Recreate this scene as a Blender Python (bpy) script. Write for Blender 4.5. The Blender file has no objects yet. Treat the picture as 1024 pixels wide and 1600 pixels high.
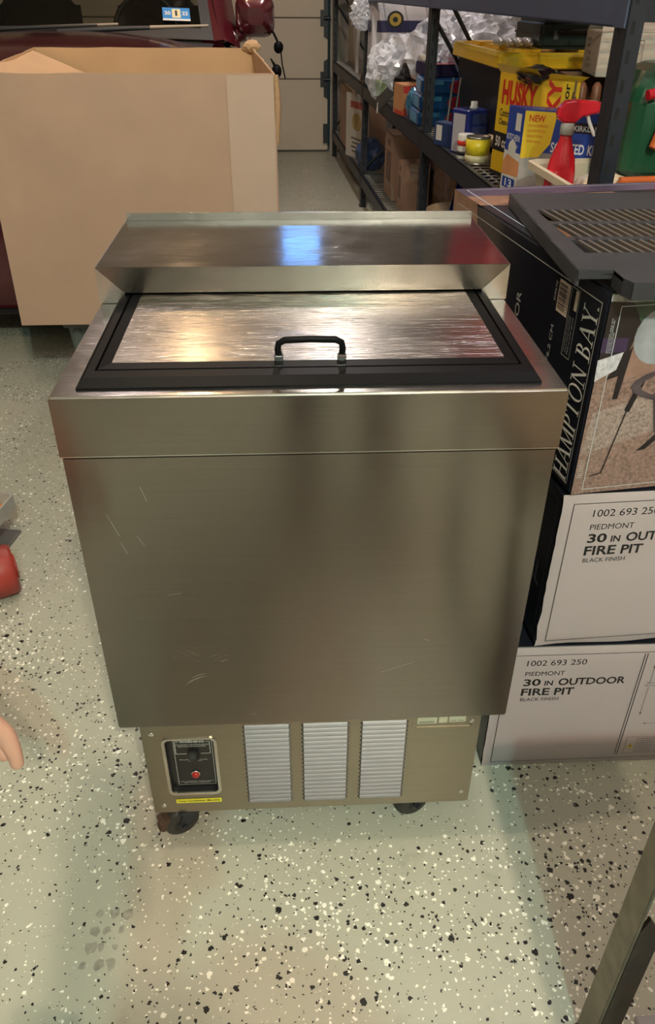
import bpy, bmesh, math, random
from mathutils import Vector, Matrix, noise as mnoise
R = math.radians
random.seed(7)
C = bpy.context.scene.collection

# ---------------------------------------------------------------- camera, world, lights, exposure
cd = bpy.data.cameras.new('camera'); cam = bpy.data.objects.new('camera', cd); C.objects.link(cam)
cd.sensor_fit = 'VERTICAL'; cd.sensor_height = 36.0; cd.lens = 1225.55 * 36 / 1600; cd.clip_start = 0.02
def cam_matrix(loc, yaw, pitch, roll):
    f = Vector((math.sin(yaw)*math.cos(pitch), math.cos(yaw)*math.cos(pitch), -math.sin(pitch)))
    r = Vector((math.cos(yaw), -math.sin(yaw), 0)); u = r.cross(f)
    r2 = r*math.cos(roll)+u*math.sin(roll); u2 = u*math.cos(roll)-r*math.sin(roll)
    m = Matrix((r2, u2, -f)).transposed().to_4x4(); m.translation = loc
    return m
cam.matrix_world = cam_matrix(Vector((-.025, -.8363, 1.2908)), .0522, .5887, .0058)
bpy.context.scene.camera = cam

sc = bpy.context.scene
sc.view_settings.view_transform = 'Standard'; sc.view_settings.look = 'None'
sc.view_settings.gamma = 1.0; sc.view_settings.use_curve_mapping = False
sc.view_settings.exposure = 0.48
w = bpy.data.worlds.new('night'); sc.world = w; w.use_nodes = True
w.node_tree.nodes['Background'].inputs[0].default_value = (.42, .70, .66, 1)
w.node_tree.nodes['Background'].inputs[1].default_value = .015

def lamp(name, loc, power, col, radius):
    l = bpy.data.lights.new(name, 'POINT'); l.energy = power; l.color = col; l.shadow_soft_size = radius
    o = bpy.data.objects.new(name, l); C.objects.link(o); o.location = loc
    return o
def fill_lamp(name, loc, power, col, sx, sy, rot=(0, 0, 0)):  # rectangular area light, used only for added fills
    l = bpy.data.lights.new(name, 'AREA'); l.shape = 'RECTANGLE'; l.size = sx; l.size_y = sy; l.energy = power; l.color = col
    o = bpy.data.objects.new(name, l); C.objects.link(o); o.location = loc; o.rotation_euler = rot
    return o
lamp('overhead_warm_bulb', (-.32, -.10, 2.70), 38, (1, .80, .58), .03)
lamp('rear_warm_bulb', (.51, -2.24, 3.0), 158, (1, .80, .60), .045)
lamp('rear_cool_bulb', (.32, -2.23, 2.9), 84, (.50, 1, .88), .03)
lamp('far_warm_bulb', (-.62, 3.7, 2.85), 18, (1, .66, .36), .06)
fill_lamp('car_fill', (-.9, 2.8, 3.05), 7, (1, .86, .84), .15, .9)  # added fill above the car and big box, no fixture there
fill_lamp('aisle_fill', (.25, 3.6, 3.05), 24, (1, .90, .82), .12, .6)  # added to brighten the garage door and rack, source unseen
fill_lamp('right_fill', (.85, .5, 3.05), 6, (1, .78, .95), .15, 1.2)  # added pinkish fill to lift the carton stack

# ---------------------------------------------------------------- materials
MATS = {}
def mat(name, col, rough=.5, metal=0., var=.05, scale=12., bump=0., bscale=150., coat=0., spec=.5, emit=0., trans=0.):
    if name in MATS: return MATS[name]
    m = bpy.data.materials.new(name); m.use_nodes = True; nt = m.node_tree; N = nt.nodes; L = nt.links
    b = N['Principled BSDF']
    b.inputs['Roughness'].default_value = rough; b.inputs['Metallic'].default_value = metal
    b.inputs['Specular IOR Level'].default_value = spec
    b.inputs['Coat Weight'].default_value = coat; b.inputs['Coat Roughness'].default_value = .12
    b.inputs['Transmission Weight'].default_value = trans
    tc = N.new('ShaderNodeTexCoord')
    nz = N.new('ShaderNodeTexNoise'); nz.inputs['Scale'].default_value = scale; nz.inputs['Detail'].default_value = 4
    L.new(tc.outputs['Object'], nz.inputs['Vector'])
    mx = N.new('ShaderNodeMixRGB'); mx.inputs[1].default_value = tuple(max(0, c*(1-var*2)) for c in col)+(1,)
    mx.inputs[2].default_value = tuple(min(1, c*(1+var*2)) for c in col)+(1,)
    L.new(nz.outputs[0], mx.inputs[0]); L.new(mx.outputs[0], b.inputs['Base Color'])
    if bump:
        n2 = N.new('ShaderNodeTexNoise'); n2.inputs['Scale'].default_value = bscale; L.new(tc.outputs['Object'], n2.inputs['Vector'])
        bp = N.new('ShaderNodeBump'); bp.inputs['Strength'].default_value = bump; bp.inputs['Distance'].default_value = .002
        L.new(n2.outputs[0], bp.inputs['Height']); L.new(bp.outputs[0], b.inputs['Normal'])
    if emit:
        b.inputs['Emission Color'].default_value = col+(1,); b.inputs['Emission Strength'].default_value = emit
    MATS[name] = m
    return m

def steel(name, col=(.60, .57, .53), rough=.3, aniso=.75, scratch=.0, tangent=(0, 1, 0), haze=0.):
    """brushed stainless: grain along the tangent, fine scratches, hazy wear"""
    m = bpy.data.materials.new(name); m.use_nodes = True; nt = m.node_tree; N = nt.nodes; L = nt.links
    b = N['Principled BSDF']; b.inputs['Metallic'].default_value = 1
    b.inputs['Anisotropic'].default_value = aniso; b.inputs['Roughness'].default_value = rough
    tg = N.new('ShaderNodeCombineXYZ')
    for i in range(3): tg.inputs[i].default_value = tangent[i]
    L.new(tg.outputs[0], b.inputs['Tangent'])
    tc = N.new('ShaderNodeTexCoord')
    mp = N.new('ShaderNodeMapping'); mp.inputs['Scale'].default_value = (3, 400, 400); L.new(tc.outputs['Object'], mp.inputs[0])
    g = N.new('ShaderNodeTexNoise'); g.inputs['Scale'].default_value = 1; g.inputs['Detail'].default_value = 3; L.new(mp.outputs[0], g.inputs['Vector'])
    sm = N.new('ShaderNodeTexNoise'); sm.inputs['Scale'].default_value = 7; sm.inputs['Detail'].default_value = 6; sm.inputs['Roughness'].default_value = .7
    L.new(tc.outputs['Object'], sm.inputs['Vector'])
    mr = N.new('ShaderNodeMapRange'); mr.inputs[1].default_value = .35; mr.inputs[2].default_value = .75
    mr.inputs[3].default_value = rough-.03; mr.inputs[4].default_value = rough+.06+haze; L.new(sm.outputs[0], mr.inputs[0]); L.new(mr.outputs[0], b.inputs['Roughness'])
    mx = N.new('ShaderNodeMixRGB'); mx.inputs[1].default_value = tuple(c*.9 for c in col)+(1,); mx.inputs[2].default_value = tuple(c*1.08 for c in col)+(1,)
    L.new(g.outputs[0], mx.inputs[0]); L.new(mx.outputs[0], b.inputs['Base Color'])
    bp = N.new('ShaderNodeBump'); bp.inputs['Strength'].default_value = .06; bp.inputs['Distance'].default_value = .0006
    L.new(g.outputs[0], bp.inputs['Height']); last = bp
    if scratch:
        for k, (rz, sx, sy) in enumerate(((R(35), 14, 520), (R(-28), 10, 430), (R(62), 16, 480))):
            m2 = N.new('ShaderNodeMapping'); m2.inputs['Rotation'].default_value = (0, 0, rz); m2.inputs['Scale'].default_value = (sx, sy, 40)
            L.new(tc.outputs['Object'], m2.inputs[0])
            n2 = N.new('ShaderNodeTexNoise'); n2.inputs['Scale'].default_value = 1; n2.inputs['Detail'].default_value = 2; n2.inputs['Distortion'].default_value = .15
            L.new(m2.outputs[0], n2.inputs['Vector'])
            cr = N.new('ShaderNodeMapRange'); cr.inputs[1].default_value = .6; cr.inputs[2].default_value = .72; L.new(n2.outputs[0], cr.inputs[0])
            b2 = N.new('ShaderNodeBump'); b2.inputs['Strength'].default_value = scratch; b2.inputs['Distance'].default_value = .0006; b2.invert = True
            L.new(cr.outputs[0], b2.inputs['Height']); L.new(last.outputs[0], b2.inputs['Normal']); last = b2
    L.new(last.outputs[0], b.inputs['Normal'])
    MATS[name] = m
    return m

def film(name, tint=(.9, .93, 1), clear=.55, rough=.12):
    """thin clear plastic: part see-through, part glossy, part milky"""
    m = bpy.data.materials.new(name); m.use_nodes = True; nt = m.node_tree; N = nt.nodes; L = nt.links
    b = N['Principled BSDF']; b.inputs['Base Color'].default_value = tint+(1,); b.inputs['Roughness'].default_value = rough
    b.inputs['Specular IOR Level'].default_value = .9
    t = N.new('ShaderNodeBsdfTransparent'); lw = N.new('ShaderNodeLayerWeight'); lw.inputs[0].default_value = .35
    mr = N.new('ShaderNodeMapRange'); mr.inputs[3].default_value = 1-clear-.12; mr.inputs[4].default_value = .95; L.new(lw.outputs['Facing'], mr.inputs[0])
    mx = N.new('ShaderNodeMixShader'); L.new(mr.outputs[0], mx.inputs[0]); L.new(t.outputs[0], mx.inputs[1]); L.new(b.outputs[0], mx.inputs[2])
    L.new(mx.outputs[0], N['Material Output'].inputs[0])
    MATS[name] = m
    return m

def glass(name, tint=(.55, .6, .55)):
    m = bpy.data.materials.new(name); m.use_nodes = True; nt = m.node_tree; N = nt.nodes; L = nt.links
    N.remove(N['Principled BSDF'])
    t = N.new('ShaderNodeBsdfTransparent'); t.inputs[0].default_value = tint+(1,)
    g = N.new('ShaderNodeBsdfGlossy'); g.inputs['Roughness'].default_value = .02
    lw = N.new('ShaderNodeFresnel'); lw.inputs[0].default_value = 1.55
    mx = N.new('ShaderNodeMixShader'); L.new(lw.outputs[0], mx.inputs[0]); L.new(t.outputs[0], mx.inputs[1]); L.new(g.outputs[0], mx.inputs[2])
    L.new(mx.outputs[0], N['Material Output'].inputs[0])
    MATS[name] = m
    return m

def floor_material():
    m = bpy.data.materials.new('flake_epoxy'); m.use_nodes = True; nt = m.node_tree; N = nt.nodes; L = nt.links
    b = N['Principled BSDF']; b.inputs['Roughness'].default_value = .34; b.inputs['Specular IOR Level'].default_value = .35
    tc = N.new('ShaderNodeTexCoord')
    base = N.new('ShaderNodeTexNoise'); base.inputs['Scale'].default_value = 2.5; base.inputs['Detail'].default_value = 5; L.new(tc.outputs['Object'], base.inputs['Vector'])
    col = N.new('ShaderNodeMixRGB'); col.inputs[1].default_value = (.40, .395, .325, 1); col.inputs[2].default_value = (.47, .46, .385, 1)
    L.new(base.outputs[0], col.inputs[0])
    # dirt smudges
    dn = N.new('ShaderNodeTexNoise'); dn.inputs['Scale'].default_value = 9; dn.inputs['Detail'].default_value = 9; dn.inputs['Roughness'].default_value = .72; L.new(tc.outputs['Object'], dn.inputs['Vector'])
    dr = N.new('ShaderNodeMapRange'); dr.inputs[1].default_value = .58; dr.inputs[2].default_value = .76; dr.inputs[4].default_value = .45; L.new(dn.outputs[0], dr.inputs[0])
    dm = N.new('ShaderNodeMixRGB'); dm.inputs[2].default_value = (.17, .155, .13, 1); L.new(dr.outputs[0], dm.inputs[0]); L.new(col.outputs[0], dm.inputs[1])
    prev = dm
    clus = N.new('ShaderNodeTexNoise'); clus.inputs['Scale'].default_value = 3.2; clus.inputs['Detail'].default_value = 2; L.new(tc.outputs['Object'], clus.inputs['Vector'])
    dis = N.new('ShaderNodeTexNoise'); dis.inputs['Scale'].default_value = 170; dis.inputs['Detail'].default_value = 1; L.new(tc.outputs['Object'], dis.inputs['Vector'])
    sub = N.new('ShaderNodeVectorMath'); sub.operation = 'SUBTRACT'; sub.inputs[1].default_value = (.5, .5, .5); L.new(dis.outputs[1], sub.inputs[0])
    scl = N.new('ShaderNodeVectorMath'); scl.operation = 'SCALE'; scl.inputs['Scale'].default_value = .0075; L.new(sub.outputs[0], scl.inputs[0])
    add = N.new('ShaderNodeVectorMath'); L.new(tc.outputs['Object'], add.inputs[0]); L.new(scl.outputs[0], add.inputs[1])
    for k, (scale, lo, off, rmax) in enumerate(((46, .79, 0., .28), (80, .73, 3.3, .29), (80, .79, 7.7, .29), (150, .74, 5.1, .33))):
        mp = N.new('ShaderNodeMapping'); mp.inputs['Location'].default_value = (off, off*1.7, 0); L.new(add.outputs[0], mp.inputs[0])
        v = N.new('ShaderNodeTexVoronoi'); v.voronoi_dimensions = '2D'; v.inputs['Scale'].default_value = scale; L.new(mp.outputs[0], v.inputs['Vector'])
        sp = N.new('ShaderNodeSeparateColor'); L.new(v.outputs['Color'], sp.inputs[0])
        dens = N.new('ShaderNodeMath'); dens.operation = 'MULTIPLY_ADD'; dens.inputs[1].default_value = .55; L.new(clus.outputs[0], dens.inputs[0]); L.new(sp.outputs[0], dens.inputs[2])
        rr = N.new('ShaderNodeMapRange'); rr.inputs[1].default_value = lo+.27; rr.inputs[2].default_value = lo+.55; rr.inputs[3].default_value = 0; rr.inputs[4].default_value = rmax
        L.new(dens.outputs[0], rr.inputs[0])
        lt = N.new('ShaderNodeMath'); lt.operation = 'LESS_THAN'; L.new(v.outputs['Distance'], lt.inputs[0]); L.new(rr.outputs[0], lt.inputs[1])
        bw = N.new('ShaderNodeMath'); bw.operation = 'GREATER_THAN'; bw.inputs[1].default_value = .5 if k != 2 else .3; L.new(sp.outputs[1], bw.inputs[0])
        fc = N.new('ShaderNodeMixRGB'); fc.inputs[1].default_value = (.012, .011, .012, 1); fc.inputs[2].default_value = (.90, .88, .80, 1); L.new(bw.outputs[0], fc.inputs[0])
        mx = N.new('ShaderNodeMixRGB'); L.new(lt.outputs[0], mx.inputs[0]); L.new(prev.outputs[0], mx.inputs[1]); L.new(fc.outputs[0], mx.inputs[2]); prev = mx
    L.new(prev.outputs[0], b.inputs['Base Color'])
    bn = N.new('ShaderNodeTexNoise'); bn.inputs['Scale'].default_value = 60; L.new(tc.outputs['Object'], bn.inputs['Vector'])
    bp = N.new('ShaderNodeBump'); bp.inputs['Strength'].default_value = .15; bp.inputs['Distance'].default_value = .002; L.new(bn.outputs[0], bp.inputs['Height']); L.new(bp.outputs[0], b.inputs['Normal'])
    MATS['floor'] = m
    return m

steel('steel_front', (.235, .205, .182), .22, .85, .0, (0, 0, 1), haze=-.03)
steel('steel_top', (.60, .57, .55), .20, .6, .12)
steel('steel_hood', (.60, .575, .565), .12, .45, .06)
steel('steel_lid', (.57, .54, .51), .22, .45, .55)
steel('steel_panel', (.33, .29, .23), .40, .5, .1, (0, 0, 1))
steel('steel_louver', (.20, .185, .19), .5, .2, 0, (0, 0, 1))
steel('chrome', (.8, .8, .8), .08, 0, 0)
film('clear_plastic'); film('bag_plastic', (.82, .85, .95), .60, .07); glass('windshield_glass', (.45, .48, .42)); glass('clear_glass', (.9, .92, .95))
floor_material()
mat('black_rubber', (.012, .012, .014), .42, bump=.15, bscale=300)
mat('gasket', (.005, .005, .006), .42, var=.1, spec=.07)
mat('black_plastic', (.014, .014, .016), .4)
mat('black_paint', (.010, .013, .022), .42, var=.15, bump=.1, bscale=80)
mat('black_paint_cool_lit', (.050, .066, .12), .45, var=.12)  # black rack paint lightened to blue-grey, standing in for cold light
mat('wire', (.42, .40, .38), .35, .9)
mat('rust', (.075, .045, .030), .8, var=.4, scale=60)
mat('wheel_rubber', (.030, .030, .028), .5, var=.15, scale=40)
mat('label_yellow', (.82, .80, .05), .45)
mat('label_white', (.75, .74, .70), .5)
mat('label_silver', (.50, .50, .38), .45)
mat('ink', (.010, .009, .010), .55)
mat('ink_white', (.72, .70, .66), .5)
mat('ink_teal', (.70, .80, .76), .5)
mat('red_button', (.40, .015, .012), .3, coat=.5)
mat('cardboard', (.40, .265, .195), .8, var=.07, scale=5, bump=.12, bscale=60)
mat('cardboard_pale', (.45, .335, .27), .8, var=.05, scale=6)
mat('cardboard_inside', (.55, .34, .19), .85, var=.06, scale=6, bump=.1, bscale=60)
mat('cardboard_edge', (.40, .25, .14), .9, var=.1, scale=80)
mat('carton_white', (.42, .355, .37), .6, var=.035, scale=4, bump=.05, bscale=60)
mat('carton_black', (.010, .011, .018), .35, var=.2, scale=5)
mat('carton_navy', (.016, .024, .055), .35, var=.2, scale=5)
mat('door_cream', (.56, .47, .385), .55, var=.03, scale=3)
mat('wall_paint', (.38, .35, .31), .8, var=.03, scale=2)
mat('wall_dim', (.17, .165, .16), .85, var=.05, scale=2)
mat('ceiling_paint', (.45, .44, .42), .85, var=.02)
mat('maroon', (.075, .006, .012), .22, .25, var=.08, coat=1)
mat('skin', (.60, .33, .25), .5, var=.08, scale=40, bump=.25, bscale=260)

# ---------------------------------------------------------------- mesh helpers
def link(o, parent=None):
    C.objects.link(o)
    if parent is not None: o.parent = parent
    return o
class MB:
    def __init__(s): s.v = []; s.f = []; s.mi = []; s.sm = []
    def add(s, vs, fs, mi=0, smooth=False, T=None):
        n = len(s.v)
        s.v += [(T @ Vector(v)) if T is not None else Vector(v) for v in vs]
        for f in fs: s.f.append([i+n for i in f]); s.mi.append(mi); s.sm.append(smooth)
        return s
    def box(s, lo, hi, mi=0, T=None):
        a, b = lo, hi
        vs = [(a[0], a[1], a[2]), (b[0], a[1], a[2]), (b[0], b[1], a[2]), (a[0], b[1], a[2]), (a[0], a[1], b[2]), (b[0], a[1], b[2]), (b[0], b[1], b[2]), (a[0], b[1], b[2])]
        return s.add(vs, [(3, 2, 1, 0), (4, 5, 6, 7), (0, 1, 5, 4), (1, 2, 6, 5), (2, 3, 7, 6), (3, 0, 4, 7)], mi, False, T)
    def quad(s, a, b, c, d, mi=0, T=None): return s.add([a, b, c, d], [(0, 1, 2, 3)], mi, False, T)
    def poly(s, pts, mi=0, T=None): return s.add(pts, [tuple(range(len(pts)))], mi, False, T)
    def prism(s, pts, z0, z1, mi=0, T=None):
        n = len(pts)
        ar = sum(pts[i][0]*pts[(i+1) % n][1]-pts[(i+1) % n][0]*pts[i][1] for i in range(n))
        if ar < 0: pts = pts[::-1]
        vs = [(p[0], p[1], z0) for p in pts]+[(p[0], p[1], z1) for p in pts]
        fs = [tuple(range(n))[::-1], tuple(range(n, 2*n))]+[(i, (i+1) % n, n+(i+1) % n, n+i) for i in range(n)]
        return s.add(vs, fs, mi, False, T)
    def ring(s, outer, inner, z0, z1, mi=0, T=None):
        n = len(outer); vs = []
        for z in (z0, z1):
            vs += [(p[0], p[1], z) for p in outer]+[(p[0], p[1], z) for p in inner]
        fs = []
        for i in range(n):
            j = (i+1) % n
            fs += [(i, j, 2*n+j, 2*n+i), (n+j, n+i, 3*n+i, 3*n+j), (2*n+i, 2*n+j, 3*n+j, 3*n+i), (j, i, n+i, n+j)]
        return s.add(vs, fs, mi, False, T)
    def tube(s, pts, r, n=10, mi=0, T=None, smooth=True, caps=True):
        pts = [Vector(p) for p in pts]; rs = r if isinstance(r, (list, tuple)) else [r]*len(pts)
        vs = []; fs = []; up = None
        for i, p in enumerate(pts):
            t = (pts[min(i+1, len(pts)-1)]-pts[max(i-1, 0)]).normalized()
            if up is None:
                up = Vector((0, 0, 1)) if abs(t.z) < .9 else Vector((1, 0, 0))
            x = t.cross(up).normalized(); y = x.cross(t); up = y
            for k in range(n):
                a = 2*math.pi*k/n; vs.append(p+(x*math.cos(a)+y*math.sin(a))*rs[i])
        for i in range(len(pts)-1):
            for k in range(n):
                k2 = (k+1) % n; fs.append((i*n+k, i*n+k2, (i+1)*n+k2, (i+1)*n+k))
        s.add(vs, fs, mi, smooth, T)
        if caps: s.add(vs[:n], [tuple(range(n))[::-1]], mi, False, T); s.add(vs[-n:], [tuple(range(n))], mi, False, T)
        return s
    def lathe(s, prof, n=24, mi=0, T=None, smooth=True, sy=1.):
        vs = []; fs = []
        for r, z in prof:
            for k in range(n):
                a = 2*math.pi*k/n; vs.append((r*math.cos(a), r*math.sin(a)*sy, z))
        m = len(prof)
        for i in range(m-1):
            for k in range(n):
                k2 = (k+1) % n; fs.append((i*n+k, i*n+k2, (i+1)*n+k2, (i+1)*n+k))
        if prof[0][0] > 1e-6: fs.append(tuple(range(n))[::-1])
        if prof[-1][0] > 1e-6: fs.append(tuple(range((m-1)*n, m*n)))
        return s.add(vs, fs, mi, smooth, T)
    def loft(s, secs, mi=0, T=None, smooth=False, closed=True, caps=True):
        n = len(secs[0]); vs = [p for q in secs for p in q]; fs = []
        for i in range(len(secs)-1):
            for k in range(n if closed else n-1):
                k2 = (k+1) % n; fs.append((i*n+k, i*n+k2, (i+1)*n+k2, (i+1)*n+k))
        s.add(vs, fs, mi, smooth, T)
        if caps and closed: s.add(secs[0], [tuple(range(n))[::-1]], mi, False, T); s.add(secs[-1], [tuple(range(n))], mi, False, T)
        return s
    def grid(s, fn, nu, nv, mi=0, T=None, smooth=True):
        vs = [fn(i/nu, j/nv) for j in range(nv+1) for i in range(nu+1)]
        fs = [(j*(nu+1)+i, j*(nu+1)+i+1, (j+1)*(nu+1)+i+1, (j+1)*(nu+1)+i) for j in range(nv) for i in range(nu)]
        return s.add(vs, fs, mi, smooth, T)
    def blob(s, cen, rad, seed=0, amp=.25, freq=3., sub=3, mi=0, ridged=False, T=None, flat=None):
        bm = bmesh.new(); bmesh.ops.create_icosphere(bm, subdivisions=sub, radius=1)
        vs = []
        for v in bm.verts:
            p = v.co.copy(); q = p*freq+Vector((seed*3.7, seed*1.3, seed*.7))
            d = mnoise.noise(q)+.5*mnoise.noise(q*2.1)
            if ridged: d = (.5-abs(mnoise.noise(q)))*1.1+.6*(.4-abs(mnoise.noise(q*2.3)))
            p = p*(1+amp*d); p = Vector((cen[0]+p.x*rad[0], cen[1]+p.y*rad[1], cen[2]+p.z*rad[2]))
            if flat is not None and p.z < flat: p.z = flat
            vs.append(p)
        fs = [[v.index for v in f.verts] for f in bm.faces]; bm.free()
        return s.add(vs, fs, mi, not ridged, T)
    def build(s, name, mats, parent=None, loc=None, rot=None, bevel=0, seg=2, angle=35):
        me = bpy.data.meshes.new(name); me.from_pydata([tuple(v) for v in s.v], [], s.f)
        if not isinstance(mats, (list, tuple)): mats = [mats]
        for m in mats: me.materials.append(MATS[m] if isinstance(m, str) else m)
        for p, i, sm in zip(me.polygons, s.mi, s.sm): p.material_index = i; p.use_smooth = sm
        if bevel:
            bm = bmesh.new(); bm.from_mesh(me); bmesh.ops.remove_doubles(bm, verts=bm.verts, dist=1e-6)
            es = [e for e in bm.edges if len(e.link_faces) == 2 and e.calc_face_angle(0) > R(angle)]
            bmesh.ops.bevel(bm, geom=es, offset=bevel, segments=seg, affect='EDGES', clamp_overlap=True)
            bm.to_mesh(me); bm.free()
        me.update()
        o = link(bpy.data.objects.new(name, me), parent)
        if loc is not None: o.location = loc
        if rot is not None: o.rotation_euler = rot
        return o

_tx = {}
def text_geo(t, bold):
    k = (t, bold)
    if k not in _tx:
        cu = bpy.data.curves.new('t', 'FONT'); cu.body = t; cu.size = 1; cu.resolution_u = 3; cu.offset = bold
        ob = bpy.data.objects.new('t', cu); C.objects.link(ob)
        dg = bpy.context.evaluated_depsgraph_get(); me = bpy.data.meshes.new_from_object(ob.evaluated_get(dg))
        vs = [v.co.copy() for v in me.vertices]; fs = [tuple(p.vertices) for p in me.polygons]
        bpy.data.objects.remove(ob); bpy.data.curves.remove(cu); bpy.data.meshes.remove(me)
        _tx[k] = (vs, fs)
    return _tx[k]
def put_text(mb, t, x, y, wd, ht, T, mi=0, bold=.0, off=.0004):
    """text fitted to the box x..x+wd, y..y+ht of the face T"""
    vs, fs = text_geo(t, bold)
    if not vs: return
    x0 = min(v.x for v in vs); x1 = max(v.x for v in vs); y0 = min(v.y for v in vs); y1 = max(v.y for v in vs)
    sx = wd/(x1-x0); sy = ht/(y1-y0)
    mb.add([(x+(v.x-x0)*sx, y+(v.y-y0)*sy, off) for v in vs], fs, mi, False, T)
def face(origin, ex, ey):
    """plane: local x -> ex, y -> ey, normal ex x ey"""
    ex = Vector(ex).normalized(); ey = Vector(ey).normalized(); n = ex.cross(ey)
    m = Matrix((ex, ey, n)).transposed().to_4x4(); m.translation = Vector(origin)
    return m
def rect(mb, x0, y0, x1, y1, T, mi=0, off=.0003): mb.add([(x0, y0, off), (x1, y0, off), (x1, y1, off), (x0, y1, off)], [(0, 1, 2, 3)], mi, False, T)
def flat(mb, pts, T, mi=0, off=.0003): mb.add([(p[0], p[1], off) for p in pts], [tuple(range(len(pts)))], mi, False, T)
def outline(mb, x0, y0, x1, y1, wd, T, mi=0, off=.0004):
    rect(mb, x0, y0, x1, y0+wd, T, mi, off); rect(mb, x0, y1-wd, x1, y1, T, mi, off)
    rect(mb, x0, y0+wd, x0+wd, y1-wd, T, mi, off); rect(mb, x1-wd, y0+wd, x1, y1-wd, T, mi, off)
def line(mb, a, b, wd, T, mi=0, off=.0004):
    a = Vector(a); b = Vector(b); n = (b-a).normalized(); p = Vector((-n.y, n.x))*wd/2
    flat(mb, [a-p, b-p, b+p, a+p], T, mi, off)

def tag(o, label, cat, group=None):
    o['label'] = label; o['category'] = cat
    if group: o['group'] = group
    return o
def thing(name, label, cat, loc=(0, 0, 0), rz=0., group=None):
    o = link(bpy.data.objects.new(name, None)); o.location = loc; o.rotation_euler = (0, 0, rz); o.empty_display_size = .05
    return tag(o, label, cat, group)
def struct(o): o['kind'] = 'structure'; return o
def stuff(o): o['kind'] = 'stuff'; return o
I4 = Matrix.Identity(4)
def Tm(loc=(0, 0, 0), rx=0, ry=0, rz=0): return Matrix.Translation(loc) @ Matrix.Rotation(rz, 4, 'Z') @ Matrix.Rotation(ry, 4, 'Y') @ Matrix.Rotation(rx, 4, 'X')

# ================================================================ SETTING
struct(MB().quad((-3.4, -3.4, 0), (1.75, -3.4, 0), (1.75, 7.6, 0), (-3.4, 7.6, 0)).build('floor', 'floor'))
struct(MB().box((-3.4, -3.4, 3.1), (1.75, 7.6, 3.2)).build('ceiling', 'ceiling_paint'))
struct(MB().box((-3.5, -3.5, 0), (-3.4, 7.7, 3.1)).build('wall_left', 'wall_paint'))
struct(MB().box((1.55, -3.5, 0), (1.65, 7.7, 3.1)).build('wall_right', 'wall_paint'))
struct(MB().box((-3.4, -3.5, 0), (1.55, -3.4, 3.1)).build('wall_back', 'wall_dim'))
fw = MB()
fw.box((.40, 7.27, 0), (1.55, 7.4, 3.1)); fw.box((-3.4, 7.27, 0), (-3.2, 7.4, 3.1)); fw.box((-3.2, 7.27, 2.98), (.40, 7.4, 3.1))
struct(fw.build('wall_front', 'wall_paint'))
# sectional garage door: each section its own panel with a recessed joint, black roller hinges at its right edge
gd = link(bpy.data.objects.new('door_1', None)); gd.location = (-1.4, 7.25, 0); struct(gd)
zs = [.01, .605, 1.075, 1.55, 2.03, 2.5, 2.97]
for a, b in zip(zs[:-1], zs[1:]):
    m = MB()
    if a < 2.4: m.box((-1.78, 0, a+.004), (1.775, .045, b-.004))
    else:
        m.box((-1.78, 0, a+.004), (1.31, .045, b-.004)); m.box((1.72, 0, a+.004), (1.775, .045, b-.004))
        m.box((1.31, 0, a+.004), (1.72, .045, a+.06)); m.box((1.31, 0, b-.06), (1.72, .045, b-.004))
    m.build('panel', 'door_cream', gd, bevel=.006, seg=2)
MB().box((-1.78, .03, .0), (1.775, .04, 2.45)).build('panel_joint', mat('joint_dark', (.10, .085, .07), .8), gd)
for z in (.605, 1.075, 1.55, 2.03):
    h = MB(); h.box((1.71, -.012, z-.06), (1.775, .0, z+.06)); h.tube([(1.74, -.02, z), (1.80, -.02, z)], .016, 10); h.prism([(1.74, z-.14), (1.775, z-.16), (1.775, z+.16), (1.74, z+.14)], -.006, .0, T=Matrix(((1, 0, 0, 0), (0, 0, 1, 0), (0, 1, 0, 0), (0, 0, 0, 1))))
    h.build('hinge', 'black_paint', gd)
MB().box((1.735, -.03, .08), (1.775, 0, .24)).build('bottom_bracket', 'black_paint', gd)
win = link(bpy.data.objects.new('window_1', None)); win.location = (.115, 7.25, 2.735); struct(win)
MB().ring([(-.205, -.175), (.205, -.175), (.205, .175), (-.205, .175)], [(-.18, -.15), (.18, -.15), (.18, .15), (-.18, .15)], -.012, .03, T=face((0, 0, 0), (1, 0, 0), (0, 0, 1))).build('window_frame', 'door_cream', win)
dusk = mat('dusk_sky', (.16, .42, 1.0), .2, emit=4.0)
MB().box((-.18, .0, -.15), (.18, .006, .15)).build('pane', dusk, win)
# boot print and scuffs dried on the floor
sc_m = MB(); random.seed(3)
mat('scuff', (.30, .285, .24), .6, var=.35, scale=70)
for i in range(4):
    for j in range(3):
        x = -.375+j*.022+i*.004+random.uniform(-.003, .003); y = -.185+i*.028+random.uniform(-.003, .003)
        k_ = random.uniform(.5, .95); p = [(x+dx*k_*random.uniform(.6, 1.3), y+dy*k_*random.uniform(.6, 1.3)) for dx, dy in ((-.009, -.006), (-.003, -.011), (.006, -.009), (.010, -.002), (.007, .009), (-.001, .010), (-.009, .006))]
        flat(sc_m, p, I4, 0, .0004)
sc_o = stuff(sc_m.build('boot_print', 'scuff')); tag(sc_o, 'grey dried boot print smudged on the speckled floor, lower left', 'stain')

# ================================================================ BOTTLE COOLER
H = .898
ck = thing('bottle_cooler', 'stainless steel chest bottle cooler on casters with sliding lid, centre of the garage', 'cooler', (0, 0, 0))
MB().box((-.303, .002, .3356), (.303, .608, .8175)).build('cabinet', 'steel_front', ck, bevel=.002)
wt = MB(); wt.box((-.305, 0, .8195), (.305, .61, H))
wt.build('worktop', 'steel_top', ck, bevel=.0025, seg=3)
MB().box((-.300, .006, .815), (.300, .60, .822)).build('seam', 'black_plastic', ck)
MB().box((-.305, 0, .8185), (.305, .0012, .8198)).build('seam_edge', 'steel_top', ck)
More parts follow.
